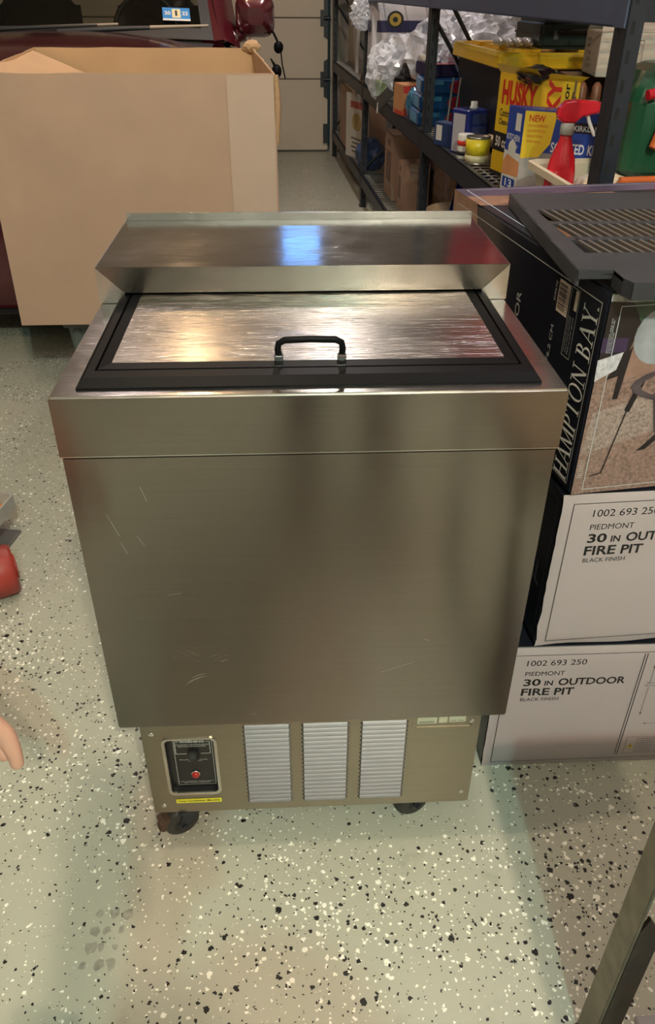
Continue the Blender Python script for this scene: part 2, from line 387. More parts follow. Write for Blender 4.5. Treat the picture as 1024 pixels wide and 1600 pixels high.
# front apron of the worktop reflects like the cabinet front
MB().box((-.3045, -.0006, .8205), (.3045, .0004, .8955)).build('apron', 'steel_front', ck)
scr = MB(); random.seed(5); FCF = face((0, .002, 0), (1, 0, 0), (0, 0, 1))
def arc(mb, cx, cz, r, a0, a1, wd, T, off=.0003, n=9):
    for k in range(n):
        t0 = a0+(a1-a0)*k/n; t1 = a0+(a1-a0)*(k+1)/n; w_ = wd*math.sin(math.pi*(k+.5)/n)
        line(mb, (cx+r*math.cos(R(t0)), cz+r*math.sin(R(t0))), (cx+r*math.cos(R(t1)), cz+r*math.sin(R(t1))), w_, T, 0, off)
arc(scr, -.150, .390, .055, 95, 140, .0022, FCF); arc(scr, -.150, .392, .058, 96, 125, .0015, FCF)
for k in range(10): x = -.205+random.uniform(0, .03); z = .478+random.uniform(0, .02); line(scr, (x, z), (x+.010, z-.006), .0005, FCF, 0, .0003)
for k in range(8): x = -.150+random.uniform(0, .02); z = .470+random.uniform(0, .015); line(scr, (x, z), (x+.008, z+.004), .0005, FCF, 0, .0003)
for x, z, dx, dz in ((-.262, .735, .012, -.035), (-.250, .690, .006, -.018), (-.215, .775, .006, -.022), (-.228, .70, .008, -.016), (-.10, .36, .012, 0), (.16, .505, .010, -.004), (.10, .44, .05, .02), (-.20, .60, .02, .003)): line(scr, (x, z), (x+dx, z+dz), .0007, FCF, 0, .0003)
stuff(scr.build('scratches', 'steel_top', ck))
# rubber frame round the well (mitred, bevelled), lid with its own rubber rim
fr = MB()
o0 = [(-.276, .018), (.276, .018), (.279, .345), (-.279, .345)]; o1 = [(-.268, .030), (.268, .030), (.271, .345), (-.271, .345)]; i1 = [(-.259, .050), (.259, .050), (.261, .345), (-.261, .345)]
secs = [[(p[0], p[1], z) for p in q] for q, z in ((o0, H), (o0, H+.003), (o1, H+.011), (i1, H+.011), (i1, H+.001))]
fr.loft(secs, caps=False); fr.build('lid_frame', 'gasket', ck)
MB().box((-.261, .050, H+.0006), (.261, .345, H+.0012)).build('lid_well', 'black_plastic', ck)
lid = link(bpy.data.objects.new('lid', None), ck); lid.location = (0, 0, H)
rim = MB(); o0 = [(-.256, .054), (.256, .054), (.258, .40), (-.258, .40)]; i1 = [(-.242, .070), (.242, .070), (.243, .395), (-.243, .395)]
rim.loft([[(p[0], p[1], z) for p in q] for q, z in ((o0, .002), (o0, .011), (i1, .0125), (i1, .004))], caps=False); rim.build('lid_rim', 'gasket', lid)
MB().box((-.2425, .0695, .003), (.2425, .3955, .0122)).build('lid_panel', 'steel_lid', lid)
hd = link(bpy.data.objects.new('handle', None), ck); hd.location = (0, .066, H+.0125)
hb = MB(); pr = [(-.0385, 0, .008), (-.0395, 0, .016), (-.038, 0, .0235), (-.031, 0, .0275), (0, 0, .0285), (.031, 0, .0275), (.038, 0, .0235), (.0395, 0, .016), (.0385, 0, .008)]
hb.tube(pr, [.0042]*9, 10); hb.build('grip', 'gasket', hd)
for s in (-1, 1):
    f = MB(); f.box((s*.0385-.0055, -.006, 0), (s*.0385+.0055, .006, .010)); f.build('handle_foot', 'chrome', hd, bevel=.0015)
# back hood over the rear half of the lid
hz = .951
hood = link(bpy.data.objects.new('hood', None), ck); hood.location = (0, .326, 0)
t = MB(); t.box((-.305, 0, hz-.0015), (.305, .283, hz)); t.build('hood_top', 'steel_hood', hood, bevel=.001)
MB().box((-.305, .279, hz), (.305, .284, hz+.012)).build('back_flange', 'steel_top', hood, bevel=.001)
F = face((0, 0, 0), (1, 0, 0), (0, 0, 1))
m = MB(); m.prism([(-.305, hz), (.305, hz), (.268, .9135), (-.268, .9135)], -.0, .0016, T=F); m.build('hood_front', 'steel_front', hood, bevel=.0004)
for s in (-1, 1):
    m = MB(); m.prism([(s*.3055, hz+.0003), (s*.2675, .9135), (s*.268, .9045), (s*.272, .899), (s*.3055, .8985)], -.0012, .0026, T=F)
    m.box((min(s*.305, s*.3065), .0, .8985), (max(s*.305, s*.3065), .283, hz)); m.build('corner_cap', 'steel_top', hood)
MB().box((-.305, .282, .8985), (.305, .2835, hz)).build('hood_back', 'steel_front', hood)
MB().box((-.268, .004, .9135), (.268, .012, .917)).build('hood_lip', 'black_plastic', hood)
# lower compartment
FP = face((0, .0247, 0), (1, 0, 0), (0, 0, 1))
base = link(bpy.data.objects.new('base', None), ck)
m = MB(); sx0, sx1, sz0, sz1 = -.243, -.1635, .146, .279       # hole for the switch plate
m.box((-.274, .0247, .0917), (sx0, .028, .338)); m.box((sx1, .0247, .0917), (.268, .028, .338)); m.box((sx0, .0247, .0917), (sx1, .028, sz0)); m.box((sx0, .0247, sz1), (sx1, .028, .338))
m.build('front_panel', 'steel_panel', base)
m = MB(); m.box((-.2785, .0262, .0917), (-.2745, .6, .338)); m.box((.2685, .0262, .0917), (.2725, .6, .338)); m.box((-.2765, .596, .0917), (.2705, .6, .338)); m.box((-.2765, .03, .0917), (.2705, .6, .095)); m.box((-.2725, .0245, .0917), (-.2705, .0262, .335))
m.build('side_panel', 'steel_panel', base)
# louvers, three columns
lv = MB(); prof = [(0, -.0040), (.0010, -.0040), (.0042, -.0036), (.0048, -.0022), (.0026, .0006), (0, .0034)]
for x0, x1, mi in ((-.036, .036, 0),):
    n = len(prof)
    s0 = [(-.0395, -.0004, b*.2) for a, b in prof]; s1 = [(-.0355, -a, b) for a, b in prof]; s2 = [(.0355, -a, b) for a, b in prof]; s3 = [(.0395, -.0004, b*.2) for a, b in prof]
    lv.loft([s0, s1, s2, s3])
first = None
for cx in (-.0765, .0185, .1145):
    for k in range(19):
        z = .118+k*.01035
        if first is None: first = lv.build('louver_slat', 'steel_louver', base, loc=(cx, .0247, z))
        else:
            o = first.copy(); link(o, base); o.location = (cx, .0247, z)
slot = MB()
for cx in (-.0765, .0185, .1145):
    for k in range(19): slot.box((cx-.036, .0242, .1141+k*.01035-.0012), (cx+.036, .0247, .1141+k*.01035+.0002))
stuff(slot.build('louver_slots', 'black_plastic', base))
# switch plate
sw = link(bpy.data.objects.new('switch_plate', None), ck); sw.location = (0, .0247, 0)
def rr(x0, y0, x1, y1, r, n=4):
    out = []
    for cx, cy, a0 in ((x1-r, y0+r, -90), (x1-r, y1-r, 0), (x0+r, y1-r, 90), (x0+r, y0+r, 180)):
        for k in range(n+1):
            a = R(a0+90*k/n); out.append((cx+r*math.cos(a), cy+r*math.sin(a)))
    return out
FS = face((0, 0, 0), (1, 0, 0), (0, 0, 1))
MB().ring(rr(sx0-.005, sz0-.006, sx1+.005, sz1+.004, .011), rr(sx0, sz0, sx1, sz1, .008), -.001, .0022, T=FS).build('bezel', 'steel_top', sw)
MB().ring(rr(sx0-.001, sz0-.001, sx1+.001, sz1+.001, .008), rr(sx0+.001, sz0+.001, sx1-.001, sz1-.001, .008), -.010, 0, T=FS).build('recess_wall', 'black_plastic', sw)
MB().box((sx0-.004, .009, sz0-.004), (sx1+.004, .011, sz1+.004)).build('back_plate', 'black_plastic', sw)
FQ = face((0, .009, 0), (1, 0, 0), (0, 0, 1)); tx = MB()
px0, px1 = sx0+.011, sx1-.004
put_text(tx, 'Lancer', px0+.002, .2655, .031, .0105, FQ, 0, .03); put_text(tx, 'FROSTER', px0+.036, .2665, .026, .003, FQ, 0)
put_text(tx, 'WARNING', px0+.011, .2605, .040, .0048, FQ, 0, .02)
for a, b in (((px0+.003, .2625), (px0+.009, .2625)), ((px0+.053, .2625), (px0+.060, .2625)), ((px0+.003, .2625), (px0+.003, .2335)), ((px0+.060, .2625), (px0+.060, .2335)), ((px0+.003, .2335), (px0+.021, .2335)), ((px0+.044, .2335), (px0+.060, .2335))):
    line(tx, a, b, .0009, FQ)
put_text(tx, 'DISCONNECT THE SWITCH BEFORE', px0+.004, .2545, .055, .0022, FQ, 0); put_text(tx, 'SERVICING THE CONDENSER', px0+.008, .2505, .046, .0022, FQ, 0)
put_text(tx, 'Push to Reset', px0+.008, .2175, .046, .0022, FQ, 0); put_text(tx, 'OFF   ON', px0+.022, .2142, .022, .0018, FQ, 0)
put_text(tx, 'USE COPPER WIRE ONLY', px0+.003, .1615, .058, .0018, FQ, 0); put_text(tx, 'SEE WIRING DIAGRAM', px0+.010, .1585, .044, .0018, FQ, 0)
outline(tx, px0+.0005, .1545, px0+.064, .277, .0006, FQ, 0)
tx.build('lettering', 'ink_teal', sw)
m = MB(); m.box((-.2085, .003, .2195), (-.1915, .010, .2435)); m.build('switch_housing', 'black_plastic', sw, bevel=.002)
m = MB(); m.loft([[(-.2065, .006, .222), (-.1935, .006, .222), (-.1935, .006, .242), (-.2065, .006, .242)], [(-.2055, -.002, .232), (-.1945, -.002, .232), (-.1945, .001, .241), (-.2055, .001, .241)]]); m.build('rocker', mat('rocker_plastic', (.03, .04, .04), .3), sw, bevel=.001)
MB().lathe([(.0078, 0), (.0078, .003), (.006, .0035)], 20, T=Tm((-.2005, .009, .1835), rx=R(90))).build('button_ring', 'chrome', sw)
MB().lathe([(.0066, 0), (.0064, .006), (.0045, .008), (0, .0085)], 20, T=Tm((-.2005, .009, .1835), rx=R(90))).build('reset_button', 'red_button', sw)
lb = MB(); rect(lb, -.2385, .1165, -.1605, .1275, FP, 0, .0006); put_text(lb, 'Clean Condenser Monthly', -.236, .1182, .073, .0068, FP, 1, .01, .0009)
lb.build('yellow_sticker', ['label_yellow', 'ink'], ck)
rp = MB(); rp.ring(rr(.160, .285, .262, .336, .006), rr(.164, .289, .258, .336, .004), 0, .0012, 0, FP); rect(rp, .168, .297, .200, .312, FP, 1, .0004); rect(rp, .203, .298, .217, .312, FP, 1, .0004); rect(rp, .220, .299, .247, .312, FP, 1, .0004)
for k in range(14): rect(rp, .171+k*.0018, .299, .1718+k*.0018, .303, FP, 2, .0006)
put_text(rp, 'MODEL   SERIAL', .222, .301, .022, .003, FP, 2, 0, .0006)
rp.build('rating_plate', ['steel_panel', 'label_silver', 'ink'], ck)
for x, z in ((-.2615, .294), (-.2605, .112), (.258, .119), (.258, .300)):
    MB().lathe([(.0045, 0), (.0044, .001), (.003, .0024), (0, .003)], 14, T=Tm((x, .0247, z), rx=R(90))).build('screw', 'chrome', ck)
# casters
def caster(x, y, rz, pedal):
    c = link(bpy.data.objects.new('caster', None), ck); c.location = (x, y, 0); c.rotation_euler = (0, 0, rz)
    MB().lathe([(.016, -.012), (.026, -.012), (.0315, -.008), (.033, -.002), (.033, .002), (.0315, .008), (.026, .012), (.016, .012)], 28, T=Tm((.022, 0, .033), rx=R(90))).build('wheel', 'wheel_rubber', c)
    MB().lathe([(.004, -.0135), (.016, -.0125), (.016, .0125), (.004, .0135)], 20, T=Tm((.022, 0, .033), rx=R(90))).build('hub', 'black_plastic', c)
    m = MB()
    for s in (-1, 1):
        m.prism([(-.03, .078), (.016, .078), (.031, .036), (.024, .026), (.014, .030)], s*.016-.0015, s*.016+.0015, T=Matrix(((1, 0, 0, 0), (0, 0, 1, 0), (0, 1, 0, 0), (0, 0, 0, 1))))
    m.box((-.030, -.017, .0755), (.018, .017, .079)); m.lathe([(.021, .079), (.021, .086)], 20, T=Tm((-.006, 0, 0)))
    m.box((-.042, -.034, .086), (.03, .034, .0915)); m.tube([(.022, -.021, .033), (.022, .021, .033)], .0045, 8)
    m.build('fork', 'black_paint', c)
    if pedal:
        p = MB(); p.prism([(.030, .05), (.052, .062), (.064, .058), (.060, .045), (.066, .034), (.056, .026), (.046, .036), (.034, .034)], -.010, .010, T=Matrix(((1, 0, 0, 0), (0, 0, 1, 0), (0, 1, 0, 0), (0, 0, 0, 1))))
        p.build('brake_pedal', 'rust', c, bevel=.002)
caster(-.222, .062, R(205), True); caster(.205, .085, R(205), False); caster(-.225, .53, R(190), False); caster(.215, .53, R(170), False)

# ================================================================ STACK OF CARTONS, RIGHT
BW, BD, BH = .79, .645, .318
def carton_body(th, face_mat, front_wear):
    m = MB()
    m.box((0, .004, 0), (BW, BD, BH)); m.build('carton', 'carton_black', th, bevel=.006, seg=3)
    f = MB(); n = 24
    def fn(u, v):
        x = u*BW; z = .001+v*(BH-.001)
        edge = min(u*BW, v*BH, (1-v)*BH)
        wob = mnoise.noise(Vector((x*9+front_wear*5, z*9, front_wear)))*front_wear
        return (x + (.004*mnoise.noise(Vector((z*30, front_wear, 0)))*front_wear if u == 0 else 0), .0036-.0034*min(1, edge/.012)+(.0012*wob if edge < .012 else 0), z + (.004*wob if v == 0 else 0))
    f.grid(fn, 40, 20); f.build('printed_front', face_mat, th)
def piedmont_text(th):
    F = face((0, 0, 0), (1, 0, 0), (0, 0, 1)); t = MB()
    put_text(t, '1002 693 250', .051, .2765, .109, .0135, F); put_text(t, 'PIEDMONT', .051, .2515, .073, .0105, F, 0)
    put_text(t, '30', .051, .2255, .032, .018, F, 0, .025); put_text(t, 'IN', .0905, .2255, .0155, .0125, F, 0, .025); put_text(t, 'OUTDOOR', .116, .2250, .125, .018, F, 0, .025)
    put_text(t, 'FIRE', .050, .2005, .053, .0185, F, 0, .025); put_text(t, 'PIT', .1125, .2000, .0365, .0185, F, 0, .025)
    put_text(t, 'BLACK FINISH', .051, .1860, .072, .0085, F, 0)
    t.build('lettering', 'ink', th)
    l = MB(); outline(l, .016, .015, BW-.016, .303, .0011, F)
    rect(l, .2635, .025, .2650, .299, F); rect(l, .2685, .025, .2700, .299, F); rect(l, .55, .025, .5515, .299, F)
    line(l, (.2885, .268), (.2895, .225), .0007, F); line(l, (.2895, .212), (.290, .139), .0007, F); flat(l, [(.2885, .145), (.290, .136), (.2915, .145)], F); flat(l, [(.287, .262), (.2885, .271), (.290, .262)], F)
    put_text(l, '30 in', .284, .2215, .014, .004, F); put_text(l, '76.2 cm', .281, .2150, .020, .004, F)
    line(l, (.303, .113), (.50, .113), .0007, F); flat(l, [(.300, .113), (.307, .1145), (.307, .1115)], F); put_text(l, '30 in (76.2 cm)', .37, .117, .06, .006, F)
    outline(l, .280, .027, .545, .0745, .0005, F)
    for k in range(7): put_text(l, 'WARNING: do not use indoors or on wooden decks, keep away from children', .300, .0665-k*.0062, .235, .0036, F)
    l.build('line_art', 'ink', th)
    w_ = MB(); flat(w_, [(.284, .043), (.298, .043), (.291, .055)], F, 0, .0005); flat(w_, [(.2905, .0455), (.2918, .0455), (.2922, .052), (.2901, .052)], F, 1, .0007); w_.build('warning_triangle', [mat('sign_yellow', (.55, .36, .02), .5), 'ink'], th)
    g = MB(); S = face((0, BD, 0), (0, -1, 0), (0, 0, 1))
    outline(g, .02, .02, BD-.02, BH-.02, .0012, S, 0, .0006); put_text(g, 'VERTICAL', .40, .11, .21, .045, S, 0, .02, .0006)
    g.build('side_lettering', mat('ink_grey', (.16, .165, .18), .5), th)
b1 = thing('fire_pit_carton', 'white fire pit carton at the bottom of the stack, standing on the floor', 'box', (.338, .166, 0), 0, 'fire pit cartons stacked beside the cooler')
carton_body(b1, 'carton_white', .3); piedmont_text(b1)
b2 = thing('fire_pit_carton', 'white fire pit carton in the middle of the stack, worn lower edge', 'box', (.396, .165, .322), R(3), 'fire pit cartons stacked beside the cooler')
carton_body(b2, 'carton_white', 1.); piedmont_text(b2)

# top carton: black sides with serif lettering, photo of a patio fire pit on the front
b3 = thing('fire_pit_carton', 'black photo-printed fire pit carton on top of the stack, under the black grate', 'box', (.400, .160, .643), R(8), 'fire pit cartons stacked beside the cooler')
MB().box((0, .002, 0), (BW, BD, BH)).build('carton', 'carton_black', b3, bevel=.004, seg=2)
S = face((0, BD, 0), (0, -1, 0), (0, 0, 1))          # left side, x runs towards the front edge
SU = face((0, 0, 0), (0, 0, 1), (0, 1, 0))           # rotated: x up the carton, y to the rear, normal -x
SER = {   # serif capitals: strokes (x0,y0,x1,y1,width) and curves as rings
 'H': (.86, [(.17, 0, .17, 1, .13), (.69, 0, .69, 1, .13), (.17, .5, .69, .5, .05)], [(.17, 0), (.17, 1), (.69, 0), (.69, 1)], []),
 'A': (.84, [(.12, 0, .42, 1, .055), (.42, 1, .72, 0, .14), (.22, .33, .62, .33, .05)], [(.12, 0), (.72, 0)], []),
 'M': (1.02, [(.14, 0, .18, 1, .055), (.18, 1, .50, .02, .13), (.50, .02, .83, 1, .055), (.83, 1, .87, 0, .13)], [(.14, 0), (.87, 0), (.13, 1), (.88, 1)], []),
 'P': (.70, [(.17, 0, .17, 1, .13)], [(.17, 0), (.13, 1)], [(.30, .735, .30, .265, -90, 90)]),
 'T': (.78, [(.39, 0, .39, 1, .13), (.06, .975, .72, .975, .05), (.08, .80, .08, 1, .05), (.70, .80, .70, 1, .05)], [(.39, 0)], []),
 'O': (.92, [], [], [(.46, .5, .40, .51, 0, 360)]),
 'N': (.90, [(.16, 0, .16, 1, .055), (.16, 1, .74, .0, .14), (.74, 0, .74, 1, .055)], [(.16, 0), (.11, 1), (.74, 1)], []),
 'B': (.74, [(.17, 0, .17, 1, .13)], [(.13, 0), (.13, 1)], [(.28, .755, .26, .245, -90, 90), (.28, .27, .34, .27, -90, 90)]),
 'Y': (.80, [(.40, 0, .40, .48, .13), (.40, .44, .13, 1, .14), (.40, .44, .67, 1, .055)], [(.40, 0), (.13, 1), (.67, 1)], []),
 ' ': (.42, [], [], [])}
def serif_text(mb, s, x, y, wd, ht, T, mi=0, off=.0006):
    tot = sum(SER[ch][0] for ch in s); k = wd/tot
    P = lambda px, py: (x+px*k, y+py*ht)
    for ch in s:
        a, st, sf, cv = SER[ch]
        for x0, y0, x1, y1, w0 in st:
            if abs(y1-y0) < 1e-6: q = [(x0, y0-w0/2), (x1, y0-w0/2), (x1, y0+w0/2), (x0, y0+w0/2)]
            else: q = [(x0-w0/2, y0), (x0+w0/2, y0), (x1+w0/2, y1), (x1-w0/2, y1)]
            flat(mb, [P(u, v) for u, v in q], T, mi, off)
        for sx, sy in sf:
            y0, y1 = (0, .045) if sy == 0 else (.955, 1); flat(mb, [P(sx-.16, y0), P(sx+.16, y0), P(sx+.16, y1), P(sx-.16, y1)], T, mi, off)
        for cx, cy, rx, ry, a0, a1 in cv:
            n = 22; full = a1-a0 == 360
            for i in range(n):
                q = []
                for aa, inner in ((i, 0), (i+1, 0), (i+1, 1), (i, 1)):
                    an = R(a0+(a1-a0)*aa/n); q.append((cx+math.cos(an)*(rx-(.125 if inner else 0)), cy+math.sin(an)*(ry-(.045 if inner else 0))))
                flat(mb, [P(u, v) for u, v in q], T, mi, off)
            if not full:
                for yy in (cy+ry-.022, cy-ry+.022): flat(mb, [P(.17, yy-.022), P(cx, yy-.022), P(cx, yy+.022), P(.17, yy+.022)], T, mi, off)
        x += a*k
m = MB(); serif_text(m, 'HAMPTON BAY', .012, .022, .270, .042, SU); put_text(m, 'R', .284, .022, .005, .005, SU, 0, 0, .0006)
m.build('serif_lettering', 'ink_white', b3)
m = MB(); outline(m, .012, .017, BH-.020, .62, .0016, SU, 0, .0005)
put_text(m, 'OUTDOOR', .075, .272, .155, .018, SU, 0, .01, .0005); put_text(m, '30 IN / 76.2 CM', .105, .143, .115, .009, SU, 0, 0, .0005)
put_text(m, 'SCAN ME', .256, .152, .030, .006, SU, 0, 0, .0005)
outline(m, .19, .080, .293, .106, .0008, SU, 0, .0005)
for k in range(3): put_text(m, ('Imported by the store group', 'Atlanta, Georgia 30339 USA', 'Made to order abroad')[k], .196, .099-k*.006, .055, .0035, SU, 0, 0, .0005)
m.build('small_lettering', mat('ink_dim', (.45, .44, .42), .5), b3)
m = MB(); rect(m, .244, .110, .292, .146, SU, 0, .0005); x = .249
random.seed(11)
while x < .287:
    w0 = random.choice((.0007, .0012, .002)); rect(m, x, .119, x+w0, .144, SU, 1, .0007); x += w0+random.choice((.0008, .0014))
put_text(m, '0 54732 88109 6', .249, .112, .038, .0045, SU, 1, 0, .0007); rect(m, .262, .083, .291, .092, SU, 0, .0007)
m.build('barcode', [mat('barcode_paper', (.62, .50, .40), .5), 'ink'], b3)
TP = face((0, 0, BH), (1, 0, 0), (0, 1, 0))
m = MB(); outline(m, .018, .016, BW-.018, BD-.016, .0022, TP, 0, .0006); m.build('top_outline', mat('ink_blue', (.38, .46, .58), .5), b3)
wood = mat('print_wood', (.25, .13, .085), .4, var=.4, scale=30); plum = mat('print_plum', (.075, .055, .10), .35, var=.6, scale=9); rustp = mat('print_orange', (.30, .15, .08), .4, var=.35, scale=25)
m = MB(); flat(m, [(.0, .50), (.30, .47), (.30, .57), (0, .575)], TP, 0); flat(m, [(.0, .575), (.78, .575), (.78, .643), (0, .643)], TP, 1)
flat(m, [(.06, .10), (.76, .10), (.76, .47), (.06, .47)], TP, 2, .0002); flat(m, [(.04, .05), (.75, .08), (.75, .55), (.16, .46)], TP, 2, .0004)
flat(m, [(.0, .20), (.145, .27), (.130, .318), (0, .318)], face((0, BD, 0), (0, -1, 0), (0, 0, 1)), 0)
m.build('top_print', [wood, plum, rustp], b3)
# front photo print
FF = face((0, .002, 0), (1, 0, 0), (0, 0, 1))
gr = mat('print_carpet', (.165, .105, .09), .35, var=.9, scale=240); lgt = mat('print_carpet_light', (.24, .18, .165), .35, var=.7, scale=260); leaf = mat('print_leaf', (.03, .055, .035), .3, var=1., scale=55)
sky_ = mat('print_sky', (.42, .52, .50), .3, var=.7, scale=45); dk = mat('print_dark', (.016, .012, .014), .3); purp = mat('print_purple', (.040, .022, .065), .35, var=.4)
urn = mat('print_urn', (.30, .31, .35), .35, var=.45, scale=18); weave = mat('print_weave', (.50, .48, .54), .4, var=.35, scale=140); deck = mat('print_deck', (.26, .15, .12), .35, var=.35, scale=30); iron = mat('print_iron', (.075, .055, .065), .3, var=.4, scale=30)
m = MB()
rect(m, .002, .002, BW-.002, BH-.002, FF, 0, .0003)                                            # carpet
flat(m, [(.004, .07), (.14, .11), (.30, .12), (.30, .155), (.10, .165), (.01, .14)], FF, 1, .0004)
flat(m, [(.006, .190), (BW-.002, .215), (BW-.002, .26), (.05, .25), (.006, .21)], FF, 9, .0004)    # decking
rect(m, .002, .255, BW-.002, BH-.002, FF, 2, .0005)                                             # foliage
rect(m, .002, .302, BW-.002, .314, FF, 3, .0006); flat(m, [(.022, .296), (.028, .296), (.030, .314), (.018, .314)], FF, 3, .0006)
flat(m, [(.002, .21), (.042, .225), (.055, .270), (.036, .302), (.002, .305)], FF, 4, .0007)      # chair back in shade
flat(m, [(.001, .233), (.040, .232), (.040, .252), (.001, .254)], FF, 5, .0008)
def ell(cx, cy, rx, ry, n=20, a0=0, a1=360): return [(cx+rx*math.cos(R(a0+(a1-a0)*i/n)), cy+ry*math.sin(R(a0+(a1-a0)*i/n))) for i in range(n)]
flat(m, ell(.088, .252, .040, .042), FF, 6, .0008)                                              # urn
flat(m, [(.000, .222), (.037, .232), (.031, .206), (.001, .190)], FF, 7, .0010)
flat(m, [(.017, .190), (.038, .226), (.050, .240), (.043, .160), (.035, .160), (.036, .196)], FF, 4, .0009)   # chair frame, leg
for i in range(24):                                                                              # fire bowl ring
    a = R(360*i/24); b_ = R(360*(i+1)/24)
    flat(m, [(.205+.145*math.cos(a), .178+.035*math.sin(a)), (.205+.145*math.cos(b_), .178+.035*math.sin(b_)), (.205+.130*math.cos(b_), .178+.027*math.sin(b_)), (.205+.130*math.cos(a), .178+.027*math.sin(a))], FF, 8, .0013)
flat(m, [(.098, .165), (.312, .165), (.290, .10), (.25, .085), (.16, .085), (.115, .10)], FF, 8, .0011)
flat(m, [(.120, .098), (.135, .10), (.108, .072), (.094, .070)], FF, 4, .0012); flat(m, [(.27, .098), (.29, .10), (.315, .07), (.30, .07)], FF, 4, .0012)
flat(m, [(.073, .190), (.082, .188), (.0665, .137), (.058, .141)], FF, 4, .0012)                  # poker
line(m, (.062, .139), (.0435, .037), .0022, FF, 4, .0012); line(m, (.0445, .037), (.026, .033), .002, FF, 4, .0012)
for k in range(9): line(m, (.005, .06-k*.0035), (.014, .061-k*.0035), .0009, FF, 10, .0012)
m.build('photo_print', [gr, lgt, leaf, sky_, dk, purp, urn, weave, iron, deck, mat('print_fringe', (.5, .46, .42), .4)], b3)
m = MB(); outline(m, .018, .010, BW-.018, .298, .0011, FF, 0, .0016)
for k, (t_, w0) in enumerate((('OUTDOOR FIRE PIT', .05), ('FOYER EXTERIEUR', .047), ('HOGAR', .03))):
    put_text(m, t_, .232, -.0105-k*.0028, w0, .0018, face((0, .002, 0), (0, 0, 1), (-1, 0, 0)), 0, 0, .0016)
m.build('print_outline', mat('ink_pale', (.50, .54, .56), .5), b3)

# black slotted grate lying on the top carton
gt = thing('slotted_grate', 'black slotted metal grate lying askew on the photo-printed carton', 'grate', (.357, .172, .985), R(0))
gx = lambda x, y: (x, y)
m = MB()
W0, D0 = .62, .470
# plate with slot openings: frame strips and the bars between the slots
m = MB()
ys = [(.086, .153), (.171, .247), (.264, .341)]
x0s = .030
def strip(x0, y0, x1, y1): m.box((x0, y0, -.005), (x1, y1, .0))
m.prism([(0, .010), (.046, .004), (.046, -.030), (.052, -.050), (W0, -.050), (W0, ys[0][0]), (.004, ys[0][0])], -.005, 0)
strip(.004, ys[0][0], x0s+.004, ys[0][1]); strip(.008, ys[0][1], W0, ys[1][0]); strip(.009, ys[1][0], x0s+.004, ys[1][1]); strip(.012, ys[1][1], W0, ys[2][0]); strip(.014, ys[2][0], x0s+.004, ys[2][1])
m.prism([(.018, ys[2][1]), (W0, ys[2][1]), (W0, D0), (.022, D0)], -.005, 0)
strip(W0-.03, ys[0][0], W0, ys[2][1])
m.prism([(-.001, .010), (.004, .010), (.026, D0), (.021, D0)], -.022, -.001); m.box((.052, -.052, -.022), (W0, -.047, -.001)); m.prism([(.046, .004), (.046, -.030), (.0525, -.050), (.057, -.048), (.051, -.028), (.050, .004)], -.022, -.001); m.box((0, .006, -.012), (.05, .010, -.001)); m.box((.022, D0-.004, -.022), (W0, D0, -.001))
m.build('frame_plate', mat('grate_black', (.026, .027, .034), .5, var=.2, bump=.25, bscale=220), gt)
bar = None
for (y0, y1) in ys:
    n = int((W0-.03-x0s)/.0155)
    for k in range(n):
        x = x0s+.0155*(k+1)
        if bar is None:
            q = MB(); q.prism([(.0082, 0), (.0132, 0), (.0022, .080), (-.0028, .080)], -.005, 0); bar = q.build('bar', mat('grate_bar', (.10, .085, .075), .45), gt, loc=(x, y0, 0)); continue
        o = bar.copy(); link(o, gt); o.location = (x, y0, 0)
        o.scale = (1, (y1-y0)/.080, 1)

# ================================================================ SHELVING RACK (right wall)
A = math.atan(.043)
def RK(u, v, z): return (.715+u*math.cos(A)-v*math.sin(A), u*math.sin(A)+v*math.cos(A), z)
rk = thing('shelving_rack', 'long black steel shelving rack with wire decks along the right wall', 'shelf', RK(0, 0, 0), A)
VS = [1.0, 2.95, 4.98, 7.0]; RD = .58
for v in VS:
    for u, s in ((0, 1), (RD, -1)):
        m = MB(); m.box((min(u, u+s*.003), v, 0), (max(u, u+s*.003), v+.06, 1.96)); m.box((min(u, u+s*.036), v, 0), (max(u, u+s*.036), v+.003, 1.96))
        m.box((min(u-.006*s, u+s*.04), v-.004, 0), (max(u-.006*s, u+s*.04), v+.064, .006))
        p = m.build('post', 'black_paint', rk)
        k = MB()
        for i in range(36):
            z = .06+i*.0525; k.box((u-s*.0005 if s > 0 else u-.0005, v+.032, z), (u+.0005, v+.040, z+.024)); k.box((u+s*.014-.004, v-.0006, z), (u+s*.014+.004, v+.0002, z+.024))
        stuff(k.build('slots', mat('slot_dark', (.002, .002, .003), .8), p))
    for z0, z1, u0, u1 in () if v == VS[0] else ((.25, .72, .02, RD-.02), (1.19, .80, .02, .30), (1.28, 1.02, .06, .24), (.80, .98, RD-.02, .36), (1.35, 1.9, .02, RD-.02)):
        MB().tube([(u0, v+.03, z0), (u1, v+.03, z1)], .009, 6).build('brace', 'black_paint', rk)
    for z in (.15, .69, 1.235, 1.88): MB().box((.0, v+.052, z), (RD, v+.056, z+.06)).build('end_beam', 'black_paint', rk)
SH = (.215, .762, 1.300)
